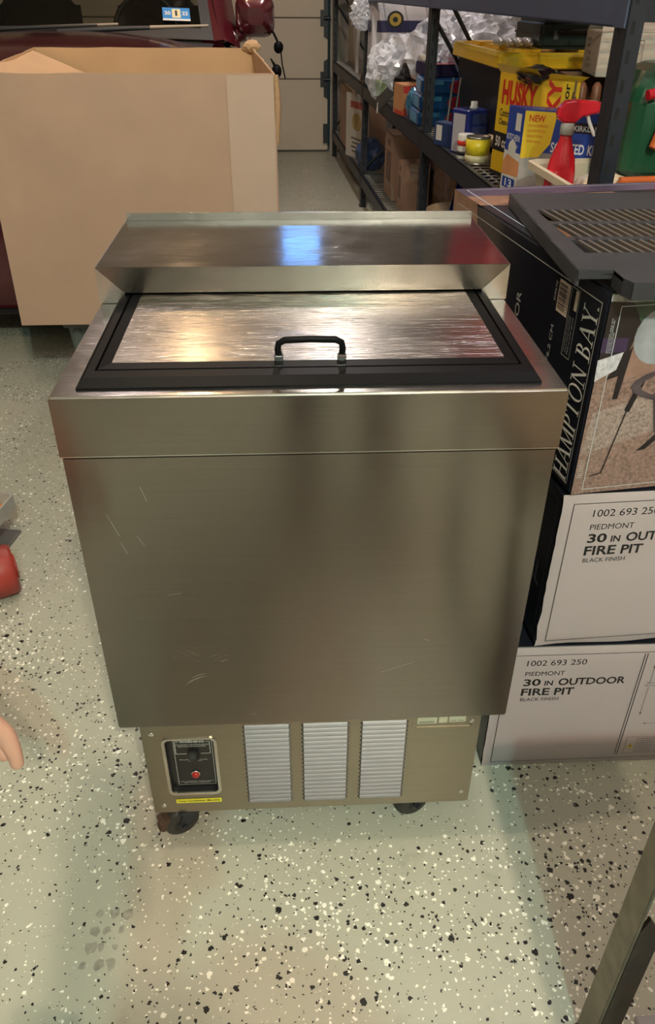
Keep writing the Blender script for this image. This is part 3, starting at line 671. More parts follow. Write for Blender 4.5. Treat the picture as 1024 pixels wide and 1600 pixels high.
for a, b in zip(VS[:-1], VS[1:]):
    for zt in SH:
        mm = 'black_paint_cool_lit' if zt > 1.2 else 'black_paint'  # cold light on the top beams is put into their colour
        for u, s in ((-.004, 1), (RD+.004, -1)):
            m = MB(); m.box((min(u, u+s*.004), a+.004, zt-.074), (max(u, u+s*.004), b+.055, zt)); m.box((min(u, u+s*.022), a+.06, zt-.004), (max(u, u+s*.022), b, zt)); m.box((min(u, u+s*.022), a+.06, zt-.074), (max(u, u+s*.022), b, zt-.070))
            m.build('beam', mm, rk)
        m = MB()
        n = int((b-a-.06)/.052)
        for i in range(n+1):
            v = a+.06+i*(b-a-.06)/n; m.tube([(.004, v, zt-.003), (RD-.004, v, zt-.003)], .0022, 5)
        for u in (.05, .17, .29, .41, .53): m.tube([(u, a+.06, zt-.007), (u, b, zt-.007)], .003, 5)
        stuff(m.build('wire_deck', 'wire', rk))
Z1, Z2, Z3 = SH[1], SH[0], SH[2]

# ---- goods on the middle shelf, near bay
# black storage tote with yellow lid
tt = thing('storage_tote', 'large black plastic tote with a yellow lid on the middle shelf', 'storage tote', RK(.10, 2.20, Z1), A)
m = MB(); sec = []
for z, i in ((0, .045), (.30, .012)): sec.append([(p[0], p[1], z) for p in rr(.0+i, .0+i, .47-i, .74-i, .045)])
m.loft(sec); m.build('tub', 'black_plastic', tt)
yl = mat('tote_yellow', (.70, .42, .015), .32, var=.06, coat=.3)
m = MB()
m.loft([[(p[0], p[1], z) for p in rr(.0-i, .0-i, .47+i, .745+i, .06)] for z, i in ((.300, .004), (.304, .010), (.338, .010), (.350, .004), (.350, -.020), (.338, -.026))], smooth=False); m.build('lid', yl, tt)
for x, y, a, b in ((.05, .06, .11, .13), (.05, .25, .11, .22), (.05, .53, .11, .14), (.28, .06, .13, .13), (.28, .30, .13, .16), (.28, .53, .13, .14)): MB().box((x, y, .335), (x+a, y+b, .356)).build('lid_rib', yl, tt, bevel=.008)
# on its lid: a wrapped row of white bottles and a dark case
for k in range(4):
    m = MB(); m.lathe([(.014, 0), (.0155, .004), (.0155, .055), (.012, .064), (.0065, .070), (.0065, .078), (.0075, .078), (.0075, .090), (0, .091)], 14, T=Tm((0, 0, .016), rx=R(90)))
    o = m.build('small_bottle', mat('bottle_white', (.55, .54, .56), .25, coat=.4), None, loc=RK(.135+k*.030, 2.42-k*.012, Z1+.357), rot=(0, 0, A))
    tag(o, 'small white bottle lying on the yellow tote lid, %s in its row' % ('leftmost', 'second', 'third', 'rightmost')[k], 'bottle', 'row of small bottles on the tote lid')
ca = thing('tool_case', 'dark green and black tool case on the yellow tote lid', 'case', RK(.24, 2.25, Z1+.357), A)
m = MB(); m.box((0, 0, 0), (.22, .30, .085)); m.build('case_shell', mat('case_green', (.010, .022, .018), .35, var=.4), ca, bevel=.012, seg=3)
m = MB(); m.box((-.002, -.002, .040), (.222, .302, .046)); m.build('seam', 'black_rubber', ca); m = MB(); m.tube([(.06, -.004, .05), (.06, -.024, .055), (.16, -.024, .055), (.16, -.004, .05)], .006, 8); m.build('handle', 'black_plastic', ca)
m = MB(); m.box((.045, -.004, .03), (.060, .002, .055)); m.box((.16, -.004, .03), (.175, .002, .055)); m.build('latch', mat('dim_metal', (.2, .2, .2), .4, .8), ca)
# yellow box of contractor bags
hx = thing('bag_carton', 'yellow carton of contractor clean-up bags with red lettering on the middle shelf', 'box', RK(.058, 2.06, Z1), A)
e1 = Vector((.054, -.275, 0)); e2 = Vector((.088, -.076, 0)); HT = .320
m = MB(); m.loft([[(0, 0, z), tuple(e1+Vector((0, 0, z))), tuple(e1+e2+Vector((0, 0, z))), tuple(e2+Vector((0, 0, z)))] for z in (0, HT-.015)])
hy = mat('husky_yellow', (.78, .50, .02), .38, var=.04)
m.build('carton', hy, hx, bevel=.002)
m = MB(); m.quad((0, 0, HT-.015), tuple(e1+Vector((0, 0, HT-.015))), tuple(e1*.95+Vector((-.02, -.01, HT+.012))), (-.018, 0, HT+.010)); m.quad(tuple(e1+Vector((0, 0, HT-.015))), tuple(e1+e2+Vector((0, 0, HT-.015))), tuple(e1+e2+Vector((.01, -.03, HT))), tuple(e1+Vector((.01, -.03, HT+.004)))); m.build('open_flap', hy, hx)
m = MB(); m.blob((.070, -.17, HT-.012), (.05, .10, .022), 5, .5, 3, 3, 0, True); m.build('bag_roll', mat('bag_black', (.012, .011, .012), .18), hx)
l1 = e1.length; l2 = e2.length
G1 = face((0, 0, 0), e1, (0, 0, 1)); G2 = face(e1, e2, (0, 0, 1))
m = MB(); put_text(m, 'HUSKY', .030, .215, l1*.80, .072, G1, 0, .045)
V2 = face(e1, (0, 0, 1), -e2)
put_text(m, 'HUSKY', .085, -.062, .225, .044, V2, 0, .045)
m.build('red_lettering', mat('husky_red', (.60, .03, .015), .4), hx)
m = MB(); put_text(m, 'Contractor', .026, .180, .115, .022, G1, 0, .02); put_text(m, 'Clean-Up', .026, .150, .095, .024, G1, 0, .02); put_text(m, 'Bags', .13, .150, .05, .022, G1, 0, .02)
put_text(m, 'Contractor', .10, -.086, .20, .018, V2, 0, .02); put_text(m, 'Clean-Up', .12, -.108, .16, .018, V2, 0, .02)
rect(m, .0, .075, l1, .132, G1, 0, .0004); rect(m, .0, 0, l1, .012, G1, 0, .0004)
m.build('black_lettering', 'ink', hx)
m = MB(); put_text(m, '50 count', .018, .088, .13, .032, G1, 0, .03, .0008); m.build('white_lettering', 'ink_white', hx)
m = MB(); rect(m, .165, .135, .225, .185, G1, 0, .0009); m.build('picture', mat('husky_picture', (.16, .06, .04), .4, var=.7, scale=50), hx)
# blue and yellow box of kitchen bags
sx_ = thing('bag_carton', 'blue and yellow carton of scented kitchen bags behind the red sprayer', 'box', RK(.022, 1.80, Z1), A)
f1 = Vector((.019, -.104, 0)); f2 = Vector((.235, -.160, 0)); ht = .238
m = MB(); m.loft([[(0, 0, z), tuple(f1+Vector((0, 0, z))), tuple(f1+f2+Vector((0, 0, z))), tuple(f2+Vector((0, 0, z)))] for z in (0, ht)])
kb = mat('kitchen_blue', (.020, .055, .30), .32, var=.05); m.build('carton', kb, sx_, bevel=.0015)
K1 = face((0, 0, 0), f1, (0, 0, 1)); K2 = face(f1, f2, (0, 0, 1)); q1 = f1.length; q2 = f2.length
m = MB(); rect(m, .0, 0, q1, .115, K1, 0, .0004); rect(m, .055, .175, .088, .222, K1, 0, .0005); rect(m, .0, .0, .15, .125, K2, 2, .0004); flat(m, [(.0, .105), (.055, .112), (.085, .15), (.095, ht-.004), (0, ht-.004)], K2, 1, .0006)
flat(m, [(.0, .045), (q1, .050), (q1, .092), (.02, .105), (0, .08)], K1, 3, .0006); flat(m, ell(.05, .125, .026, .022), K1, 0, .0005)
flat(m, ell(.155, .07, .035, .014), K2, 3, .0005); rect(m, .01, .01, .09, .04, K1, 4, .0008)
m.build('print_patch', [mat('print_white', (.62, .60, .58), .4, var=.1), mat('print_yellow', (.78, .52, .03), .4), mat('print_bin', (.33, .30, .30), .35, var=.5, scale=12), mat('print_peach', (.62, .27, .12), .4, var=.2), kb], sx_)
m = MB(); put_text(m, 'SCENTED', .088, .128, .098, .028, K2, 0, .02); put_text(m, 'KITCHEN', .196, .128, .085, .028, K2, 0, .02); put_text(m, 'KITCHEN', .008, .146, .082, .017, K1, 0, .01); put_text(m, '13', .028, .014, .045, .022, K1, 0, .02, .001)
put_text(m, 'gal', .06, .125, .022, .012, K1, 0)
m.build('white_lettering', mat('ink_bright', (.72, .72, .74), .4), sx_)
m = MB(); rect(m, .140, .184, .240, .212, K2, 0, .0005); m.build('brand_band', mat('band_dark', (.02, .012, .03), .4), sx_)
m = MB(); put_text(m, 'KIRKLAND', .147, .190, .087, .014, K2, 0, .01, .0009); m.build('band_lettering', 'ink_bright', sx_)
m = MB(); put_text(m, 'NEW', .014, .206, .048, .018, K2, 0, .02, .0009)
for k in range(4): put_text(m, ('STRONGER & IMPROVED', 'LEAK PROTECTION', 'DRAWSTRING', 'TRASH BAGS')[k], .012, .192-k*.014, .060-.006*k, .007, K2, 0, 0, .0009)
m.build('red_lettering', 'husky_red', sx_)
# cream bin with cloths and the red sprayer
bn = thing('plastic_bin', 'cream plastic bin full of rags at the near end of the middle shelf', 'bin', RK(.015, 1.16, Z1), A)
cr = mat('bin_cream', (.62, .53, .40), .35, var=.05)
m = MB(); o_ = lambda i: rr(i, i, .40-i, .385-i, .03)
m.loft([[(p[0], p[1], z) for p in o_(i)] for z, i in ((0, .03), (.106, .012), (.108, -.004), (.126, -.004), (.129, .004), (.118, .016), (.012, .034))], caps=False)
m.poly([(p[0], p[1], .010) for p in o_(.032)]); m.build('tub', cr, bn)
m = MB(); m.blob((.14, .14, .07), (.10, .10, .055), 2, .4, 2.5, 3, 0, True); m.build('rag', mat('rag_grey', (.42, .38, .34), .8, var=.2), None, loc=RK(.035, 1.18, Z1), rot=(0, 0, A))
tag(bpy.data.objects['rag'], 'crumpled grey rag in the cream bin beside the sprayer', 'rag')
m = MB(); m.blob((.10, .06, .095), (.055, .06, .04), 8, .5, 2.5, 3, 0, True); o = m.build('wax_cloth', mat('rag_cream', (.66, .54, .38), .8, var=.2), None, loc=RK(.035, 1.18, Z1), rot=(0, 0, A)); tag(o, 'cream coloured cloth bunched up in the near end of the bin', 'rag')
sb = thing('spray_bottle', 'red trigger spray bottle standing in the cream bin', 'spray bottle', RK(.056, 1.385, Z1+.02), A+R(-4))
red = mat('sprayer_red', (.55, .008, .022), .25, coat=.4)
m = MB(); m.lathe([(.030, 0), (.040, .004), (.041, .05), (.039, .10), (.033, .135), (.021, .168), (.0155, .185), (.0155, .196)], 24, sy=.72); m.build('bottle', red, sb)
m = MB(); m.lathe([(.0175, 0), (.0175, .026), (.015, .028)], 18, T=Tm((0, 0, .194))); m.build('collar', mat('collar_grey', (.42, .40, .38), .4), sb)
m = MB(); m.prism([(-.034, .236), (-.026, .228), (-.012, .221), (.014, .221), (.030, .236), (.074, .246), (.078, .252), (.078, .266), (.068, .272), (.010, .276), (-.016, .272), (-.030, .258)], -.015, .015, T=Matrix(((1, 0, 0, 0), (0, 0, 1, 0), (0, 1, 0, 0), (0, 0, 0, 1)))); m.build('trigger_head', red, sb, bevel=.0045, seg=3, angle=50)
m = MB(); m.tube([(.076, 0, .259), (.096, 0, .259)], [.011, .009], 12); m.build('nozzle', mat('nozzle_white', (.62, .58, .58), .4), sb)
m = MB(); m.tube([(.046, 0, .246), (.054, 0, .225), (.070, 0, .198), (.074, 0, .190)], [.005, .005, .0045, .003], 8); m.build('trigger', 'nozzle_white', sb)
# green jerry can past the near post
gc = thing('jerry_can', 'green plastic jug with an orange cap at the end of the shelf', 'can', RK(.165, 1.25, Z1+.1295), A+R(-4))
gn = mat('jug_green', (.012, .075, .035), .3, var=.12, coat=.2)
m = MB(); m.loft([[(p[0], p[1], z) for p in rr(.0+i, .0+i, .42-i, .26-i, .05)] for z, i in ((0, .015), (.015, 0), (.17, 0), (.20, .012), (.235, .03), (.25, .06))]); m.build('jug_body', gn, gc)
m = MB(); m.tube([(.10, .13, .235), (.11, .13, .285), (.29, .13, .285), (.31, .13, .235)], .016, 10); m.build('handle', gn, gc)
m = MB(); m.tube([(.075, -.020, .115), (.11, -.012, .165)], [.020, .024], 14); m.tube([(.055, -.028, .075), (.075, -.020, .115)], [.011, .018], 12); m.build('spout', mat('spout_orange', (.62, .13, .03), .4), gc)
m = MB(); m.tube([(.02, -.016, .19), (.045, -.012, .195)], .012, 10); m.build('vent_cap', red, gc)
m = MB(); m.tube([(.13, 1.175, Z1+.139), (.40, 1.20, Z1+.139)], .009, 8); o = m.build('rod', 'spout_orange', None, loc=RK(0, 0, 0), rot=(0, 0, A)); tag(o, 'orange plastic rod lying across the bin rim under the green jug', 'rod')
# carton of brushes and white carton on top
bb = thing('brush_carton', 'open brown carton of wooden-handled brushes behind the sprayer', 'box', RK(.185, 1.715, Z1), A+R(-10))
m = MB()
for lo, hi in (((0, 0, 0), (.005, .30, .31)), ((.245, 0, 0), (.25, .30, .31)), ((0, .295, 0), (.25, .30, .31)), ((0, 0, 0), (.25, .005, .18)), ((0, 0, 0), (.25, .30, .005))): m.box(lo, hi)
m.build('carton', mat('brown_carton', (.16, .09, .05), .8, var=.2), bb)
for k in range(5):
    o = thing('paint_brush', 'wooden-handled brush in the open carton, %s from the left' % ('first', 'second', 'third', 'fourth', 'last')[k], 'brush', RK(.215+k*.042, 1.735-.007*k, Z1+.006), A, 'brushes in the open carton')
    m = MB(); m.lathe([(.010, .16), (.013, .19), (.016, .24), (.014, .285), (.006, .297), (0, .298)], 12); m.build('brush_handle', mat('brush_wood', (.17, .065, .03), .45, var=.15), o)
    m = MB(); m.lathe([(.010, .128), (.011, .162)], 12, sy=.6); m.build('ferrule', 'dim_metal', o); m = MB(); m.loft([[(-.012, -.004, 0), (.012, -.004, 0), (.012, .004, 0), (-.012, .004, 0)], [(-.010, -.005, .13), (.010, -.005, .13), (.010, .005, .13), (-.010, .005, .13)]]); m.build('bristles', 'black_rubber', o)
wc = thing('small_carton', 'small white carton with line drawings above the brush carton', 'box', RK(.262, 1.77, Z1+.313), A+R(-10))
m = MB(); m.box((0, 0, 0), (.26, .22, .115)); m.build('carton', mat('carton_cream', (.50, .44, .38), .7), wc, bevel=.002)
m = MB(); m.quad((0, 0, .115), (.26, 0, .115), (.25, .05, .135), (.01, .06, .140)); m.quad((0, .22, .115), (.26, .22, .115), (.26, .14, .150), (0, .15, .145)); m.build('flap', 'carton_cream', wc)
m = MB(); W_ = face((0, 0, 0), (1, 0, 0), (0, 0, 1)); W2 = face((0, .22, 0), (0, -1, 0), (0, 0, 1))
outline(m, .10, .025, .125, .095, .002, W_); outline(m, .105, .06, .12, .085, .0015, W_)
for k in range(5): put_text(m, ('KEEP', 'DRY', 'THIS', 'SIDE', 'UP')[k], .03+.006*k, .085-k*.017, .06, .010, W2)
m.build('line_art', mat('ink_brown', (.16, .11, .09), .6), wc)
# tins, tape and small boxes near the beam
bc = thing('solvent_can', 'tall blue rectangular solvent can with a white cap', 'can', RK(.050, 2.385, Z1), A+R(26))
m = MB(); m.loft([[(p[0], p[1], z) for p in rr(i, i, .105-i, .10-i, .008, 2)] for z, i in ((0, .001), (.004, 0), (.150, 0), (.153, .004))]); m.build('can_body', mat('can_blue', (.012, .022, .16), .3, var=.1), bc)
m = MB(); m.lathe([(.016, .153), (.016, .160), (.0125, .161), (.0125, .178), (0, .179)], 16, T=Tm((.055, .04, 0))); m.build('screw_cap', 'bottle_white', bc)
m = MB(); rect(m, .012, .006, .082, .138, face((0, .098, 0), (0, -1, 0), (0, 0, 1)), 0, .0006); T2 = face((0, 0, 0), (1, 0, 0), (0, 0, 1))
for k in range(3): rect(m, .02, .02+k*.042, .092, .055+k*.042, T2, 1, .0006)
m.build('can_label', [mat('can_silver', (.42, .40, .46), .35), mat('can_label_blue', (.045, .06, .17), .35, var=.3, scale=90)], bc)
m = MB(); o = thing('paint_tin', 'small white tin with a red label beside the yellow tin', 'tin', RK(.034, 2.33, Z1), A)
m.lathe([(.030, 0), (.031, .002), (.031, .080), (.029, .083), (.026, .081)], 20); m.build('tin_body', 'print_white', o)
m = MB(); m.lathe([(.0314, .045), (.0314, .062)], 20); m.build('tin_band', 'husky_red', o); m = MB(); m.lathe([(.0314, .012), (.0314, .026)], 20); m.build('tin_band', 'ink', o)
o = thing('paint_tin', 'small yellow and silver paint tin at the front of the middle shelf', 'tin', RK(.052, 2.225, Z1), A)
m = MB(); m.lathe([(.042, .0), (.044, .001), (.044, .004), (.0425, .005), (.0425, .084), (.044, .086), (.044, .090), (.040, .090), (.039, .086), (0, .086)], 28); m.build('tin_body', mat('tin_silver', (.42, .40, .36), .25, .9), o)
m = MB(); m.lathe([(.0430, .030), (.0430, .083)], 28); m.build('tin_label', mat('tin_yellow', (.66, .52, .02), .35, var=.12, scale=60), o); m = MB(); m.lathe([(.0430, .006), (.0430, .030)], 28); m.build('tin_label', mat('tin_cream', (.55, .48, .30), .35, var=.2, scale=60), o)
o = thing('paper_roll', 'roll of brown masking paper lying beside the yellow tin', 'roll', RK(.118, 2.25, Z1+.039), A+R(-14))
m = MB(); Tq = Tm((0, 0, 0), rx=R(90)); m.ring(ell(0, 0, .038, .038, 28), ell(0, 0, .015, .015, 28), -.16, .0, T=Tq); m.build('paper', mat('roll_paper', (.42, .33, .22), .7), o)
m = MB(); m.ring(ell(0, 0, .0155, .0155, 20), ell(0, 0, .0125, .0125, 20), -.158, .001, T=Tq); m.build('core', mat('roll_core', (.20, .13, .08), .8), o)
o = thing('small_box', 'small dark blue box with a white label at the shelf edge', 'box', RK(.030, 2.53, Z1), A+R(22))
m = MB(); m.box((0, 0, 0), (.055, .13, .085)); m.build('carton', mat('box_blue', (.022, .045, .13), .45, var=.15), o, bevel=.002)
m = MB(); rect(m, .015, .02, .055, .075, face((0, .13, 0), (0, -1, 0), (0, 0, 1)), 0, .0006); rect(m, .006, .06, .048, .066, face((0, 0, 0), (1, 0, 0), (0, 0, 1)), 0, .0006); put_text(m, 'LED 60', .008, .03, .036, .012, face((0, 0, 0), (1, 0, 0), (0, 0, 1)), 0); m.build('label', 'print_white', o)
o = thing('glass_jar', 'small clear glass jar with a brass neck behind the blue box', 'jar', RK(.085, 2.585, Z1), A)
m = MB(); m.lathe([(.020, 0), (.022, .004), (.022, .07), (.016, .085), (.012, .10), (.016, .125), (.010, .145), (0, .149)], 18); m.build('jar_body', 'clear_glass', o); m = MB()
for k in range(3): m.lathe([(.0225, .035+k*.014), (.0235, .039+k*.014), (.0225, .043+k*.014)], 18)
m.build('brass_ring', mat('brass', (.45, .32, .14), .25, .9), o)
for k in range(2):
    m = MB(); m.tube([(.06+k*.028, 2.665, Z1), (.085+k*.030, 2.700, Z1+.235)], .0045, 8); o = m.build('thin_rod', mat('rod_grey', (.10, .10, .10), .4), None, loc=RK(-.03, 0, 0), rot=(0, 0, A)); tag(o, ('thin grey rod leaning on the black tote, left one of two', 'thin grey rod leaning on the black tote, right one of two')[k], 'rod', 'rods leaning on the tote')

# ---- middle bay
for k in range(3):
    o = thing('wipes_pack', ('blue wipes pack with a red disc at the bottom of the pile of three', 'blue wipes pack with a red disc in the middle of the pile of three', 'blue wipes pack with a red disc on top of the pile of three')[k], 'pack', RK(.005+.004*k, 3.13, Z1+k*.0655), A+R(-2*k), 'pile of blue packs behind the post')
    m = MB(); m.box((0, 0, 0), (.27, .22, .064)); m.build('pack_body', mat('pack_blue', (.010, .07, .22), .25, var=.3, scale=6, coat=.4), o, bevel=.008, seg=3)
    m = MB(); P_ = face((0, 0, 0), (1, 0, 0), (0, 0, 1)); flat(m, ell(.165, .032, .038, .026), P_, 0, .0008); flat(m, ell(.165, .032, .025, .016), P_, 1, .0012); rect(m, .01, .04, .10, .058, P_, 2, .0008); rect(m, .03, .010, .19, .054, face((0, .22, 0), (0, -1, 0), (0, 0, 1)), 2, .0008)
    m.build('print', [mat('pack_red', (.32, .015, .03), .35, var=.4, scale=40), mat('pack_red_dark', (.16, .01, .03), .35), mat('pack_cyan', (.05, .22, .40), .3, var=.3)], o)
o = thing('flat_carton', 'red and white topped navy carton lying over the blue packs', 'box', RK(.05, 3.16, Z1+.1975), A+R(4))
MB().box((0, 0, 0), (.22, .24, .05)).build('carton', mat('navy_box', (.018, .016, .07), .45), o, bevel=.003); m = MB(); rect(m, .0, .005, .16, .06, face((0, 0, .05), (1, 0, 0), (0, 1, 0)), 0); m.build('red_flap', mat('flap_red', (.45, .08, .08), .5), o)
o = thing('small_carton', 'orange and brown carton standing before the black bag', 'box', RK(.0, 3.50, Z1), A+R(8))
MB().box((0, 0, 0), (.13, .16, .135)).build('carton', mat('orange_carton', (.42, .20, .085), .6, var=.12), o, bevel=.002); m = MB(); rect(m, .0, .0, .13, .032, face((0, 0, 0), (1, 0, 0), (0, 0, 1)), 0); rect(m, .0, .1, .13, .13, face((0, 0, 0), (1, 0, 0), (0, 0, 1)), 1); rect(m, .02, .0, .16, .02, face((0, .16, 0), (0, -1, 0), (0, 0, 1)), 0); m.build('print', [mat('carton_redband', (.42, .06, .03), .5), mat('carton_red2', (.5, .03, .03), .5)], o)
o = thing('hand_scoop', 'black folded dustpan hooked over the edge of the middle beam', 'dustpan', RK(-.012, 4.02, Z1), A)
m = MB(); m.loft([[(-.02, 0, -.03), (-.02, .20, .0), (-.016, .20, .002), (-.016, 0, -.028)], [(.06, -.02, .06), (.07, .13, .10), (.074, .13, .10), (.064, -.02, .062)]]); m.build('pan', 'black_plastic', o); m = MB(); m.tube([(-.02, .1, -.012), (-.03, .05, -.05)], .008, 8); m.build('handle', 'wire', o)
o = thing('spray_pack', 'crushed pale blue foil pouch leaning beside the blue packs', 'pouch', RK(.012, 3.38, Z1), A+R(10))
m = MB(); m.blob((.02, .02, .062), (.022, .05, .062), 4, .35, 2.5, 3, 0, True, None, .001); m.build('foil', mat('foil_blue', (.10, .30, .55), .2, .5, var=.5, scale=15), o)
o = tag(MB().blob((0, 0, .10), (.13, .22, .11), 9, .35, 2, 4, 0, True, None, -.018).build('trash_bag', mat('bag_black2', (.010, .010, .011), .28), None, loc=RK(.17, 3.90, Z1+.02), rot=(0, 0, A)), 'bunched black plastic bag on the middle shelf under the clear bags', 'bag')
o = thing('small_box', 'lime green small carton at the shelf edge under the clear bags', 'box', RK(.005, 4.36, Z1), A)
MB().box((0, 0, 0), (.10, .12, .07)).build('carton', mat('lime', (.22, .42, .03), .5), o, bevel=.002); MB().box((.004, .125, 0), (.09, .17, .10)).build('sleeve', 'print_white', o)
o = thing('paper_sack', 'tall white sack with a navy band and round yellow emblem beyond the clear bags', 'sack', RK(.0, 4.66, Z1), A)
m = MB(); m.loft([[(p[0], p[1], z) for p in rr(.0+i, .02+i*.3, .36-i, .24-i*.3, .03, 3)] for z, i in ((0, .012), (.06, 0), (.40, .004), (.48, .02))]); m.build('sack_body', mat('sack_white', (.52, .50, .54), .6, var=.06, scale=6), o, bevel=0)
F2 = face((0, .0195, 0), (1, 0, 0), (0, 0, 1)); F3 = face((-.001, .24, 0), (0, -1, 0), (0, 0, 1)); m = MB(); rect(m, .03, .31, .34, .37, F2, 0); rect(m, .03, .31, .18, .37, F3, 0); m.build('navy_band', mat('band_navy', (.022, .02, .075), .5), o)
m = MB(); flat(m, ell(.14, .375, .050, .045), F2, 0, .001); flat(m, ell(.14, .375, .036, .033), F2, 1, .0014); flat(m, ell(.14, .375, .016, .014), F2, 0, .0018); m.build('emblem', [mat('emblem_dark', (.02, .018, .02), .5), mat('emblem_yellow', (.45, .30, .05), .5)], o)
for k, (u, v, z, r0, sd, nm) in enumerate(((.10, 4.40, .12, (.13, .14, .14), 21, 'clear plastic bag heaped against the white sack'), (.12, 4.05, .19, (.14, .18, .11), 33, 'clear crumpled plastic bag on top of the black bag'), (.24, 3.55, .27, (.17, .20, .14), 47, 'clear plastic bag of parts bulging behind the middle post'), (.30, 3.25, .30, (.14, .13, .13), 52, 'clear plastic bag piled over the navy carton'), (-.02, 4.90, .40, (.07, .06, .07), 60, 'clear plastic bag scrap caught at the top of the far post'))):
    m = MB(); m.blob((0, 0, 0), r0, sd, .55, 3.0, 4, 0, True); o = m.build('plastic_bag', 'bag_plastic', None, loc=RK(u, v, Z1+z), rot=(0, 0, A)); tag(o, nm, 'bag', 'clear plastic bags on the middle shelf')
o = thing('small_bowl', 'white foam bowl sitting among the clear bags', 'bowl', RK(.18, 3.72, Z1+.19), A)
m = MB(); m.lathe([(.02, .0), (.03, .0), (.065, .03), (.075, .06), (.070, .06), (.055, .03), (0, .008)], 22); m.build('bowl_body', 'tin_cream', o)
# ---- far bay, middle shelf
o = thing('work_shoe', 'black work shoe with a tan sole on the far middle shelf', 'shoe', RK(.01, 5.12, Z1), A+R(0))
m = MB(); m.loft([[(.02, 0, .012), (.10, 0, .012), (.10, 0, .05), (.02, 0, .045)], [(.0, .10, .012), (.11, .10, .012), (.10, .10, .085), (.02, .10, .08)], [(.02, .25, .012), (.09, .25, .012), (.085, .25, .12), (.03, .25, .12)], [(.035, .29, .012), (.08, .29, .012), (.075, .29, .11), (.04, .29, .11)]], smooth=True); m.build('upper', 'black_plastic', o); m = MB(); m.loft([[(.0, -.006, 0), (.115, -.006, 0), (.115, -.006, .015), (.0, -.006, .015)], [(.02, .30, 0), (.095, .30, 0), (.095, .30, .015), (.02, .30, .015)]]); m.build('sole', mat('sole_tan', (.32, .17, .06), .6), o)
o = thing('jug_bottle', 'white plastic bottle standing behind the black work shoe', 'bottle', RK(.16, 5.40, Z1), A); m = MB(); m.lathe([(.05, 0), (.055, .01), (.055, .13), (.02, .17), (.018, .20), (0, .20)], 18); m.build('bottle_body', 'bottle_white', o); m = MB(); m.lathe([(.022, .195), (.022, .22), (0, .22)], 14); m.build('cap', 'husky_red', o)
o = thing('pipe_length', 'white plastic pipe lying across the far bay above the shoe', 'pipe', RK(.02, 5.9, Z1), A); m = MB(); m.tube([(.0, 0, .32), (.55, .0, .32)], .02, 12); m.tube([(.05, 0, 0), (.05, 0, .32)], .015, 8); m.tube([(.5, 0, 0), (.5, 0, .32)], .015, 8); m.build('pipe', 'bottle_white', o)
o = thing('door_panel', 'tall grey board standing in the far bay by the garage door', 'board', RK(.10, 6.35, Z1), A); m = MB(); m.box((0, 0, 0), (.03, .42, .52)); m.build('board', mat('board_grey', (.30, .26, .21), .6, var=.1), o, bevel=.003); m = MB(); m.box((-.004, .03, .03), (.0, .39, .49)); m.build('facing', mat('board_light', (.42, .36, .27), .6), o)

# ---- lower shelf
def upright(nm, lab, u, v, rz, w0, d0, h0, mt='cardboard'):
    o = thing('flat_carton', lab, 'box', RK(u, v, Z2), A+R(rz), 'cartons on the lower shelf'); m = MB(); m.box((0, 0, 0), (w0, d0, h0)); m.build('carton', mt, o, bevel=.003)
    T_ = face((0, d0, 0), (0, -1, 0), (0, 0, 1)); g = MB(); rect(g, .2*d0, .25*h0, .8*d0, .72*h0, T_, 0); rect(g, .3*d0, .8*h0, .7*d0, .9*h0, T_, 0); g.build('print', mat('print_faded', (.20, .13, .10), .8, var=.5, scale=30), o); return o
upright('a', 'tall slim cardboard carton standing on the lower shelf beyond the shorter one', .075, 4.16, 0, .34, .30, .36)
upright('b', 'short cardboard carton standing at the near side of the tall slim one', .085, 3.88, 0, .16, .14, .26)
upright('c', 'large dark brown carton at the back of the lower shelf', .27, 3.36, 0, .29, .76, .42, 'brown_carton')
o = thing('crumpled_wrapper', 'crumpled green and white wrapper on the wire between the two cartons', 'wrapper', RK(.15, 4.07, Z2), A); m = MB(); m.blob((.06, 0, .045), (.06, .05, .045), 14, .5, 2.5, 3, 0, True, None, .001); m.build('foil', mat('wrap_green', (.17, .17, .09), .5, var=.9, scale=25), o)
o = tag(MB().blob((0, 0, .085), (.18, .155, .11), 3, .08, 2, 4, 0, False, None, .0).build('canvas_sack', mat('canvas', (.55, .44, .30), .8, var=.12), None, loc=RK(.20, 3.185, Z2+.001), rot=(0, 0, A)), 'round topped tan canvas sack on the lower shelf behind the cooler hood', 'sack')
o = thing('ribbed_duct', 'royal blue ribbed plastic panel leaning in the lower shelf', 'panel', RK(.03, 2.84, Z2), A); m = MB()
def rib(u, v): 
    x = .0+u*.16; return (x+.10*v, -.10+.02*math.sin(u*2*math.pi*5)-.10*0, v*.42)
m.grid(rib, 60, 2); m.build('ribbed_sheet', mat('royal_blue', (.010, .022, .20), .4), o); m = MB(); m.box((0, -.12, 0), (.17, -.08, .012)); m.build('foot_rail', 'royal_blue', o)
o = thing('poster_board', 'white board printed with red and yellow in the far lower bay', 'board', RK(.09, 5.40, Z2), A+R(16)); m = MB(); m.box((.0, 0, 0), (.012, .40, .43)); m.build('board', mat('poster_white', (.55, .50, .45), .6), o); T_ = face((0, .40, 0), (0, -1, 0), (0, 0, 1)); m = MB(); flat(m, ell(.2, .25, .09, .06), T_, 0); rect(m, .08, .34, .32, .385, T_, 1)
for k in range(4): rect(m, .10+.02*(k % 2), .13-k*.03, .30-.02*(k % 2), .143-k*.03, T_, 2)
m.build('print', [mat('poster_yellow', (.40, .30, .12), .6, var=.4), mat('poster_red', (.42, .10, .08), .6, var=.3), mat('poster_grey', (.14, .12, .11), .6)], o)
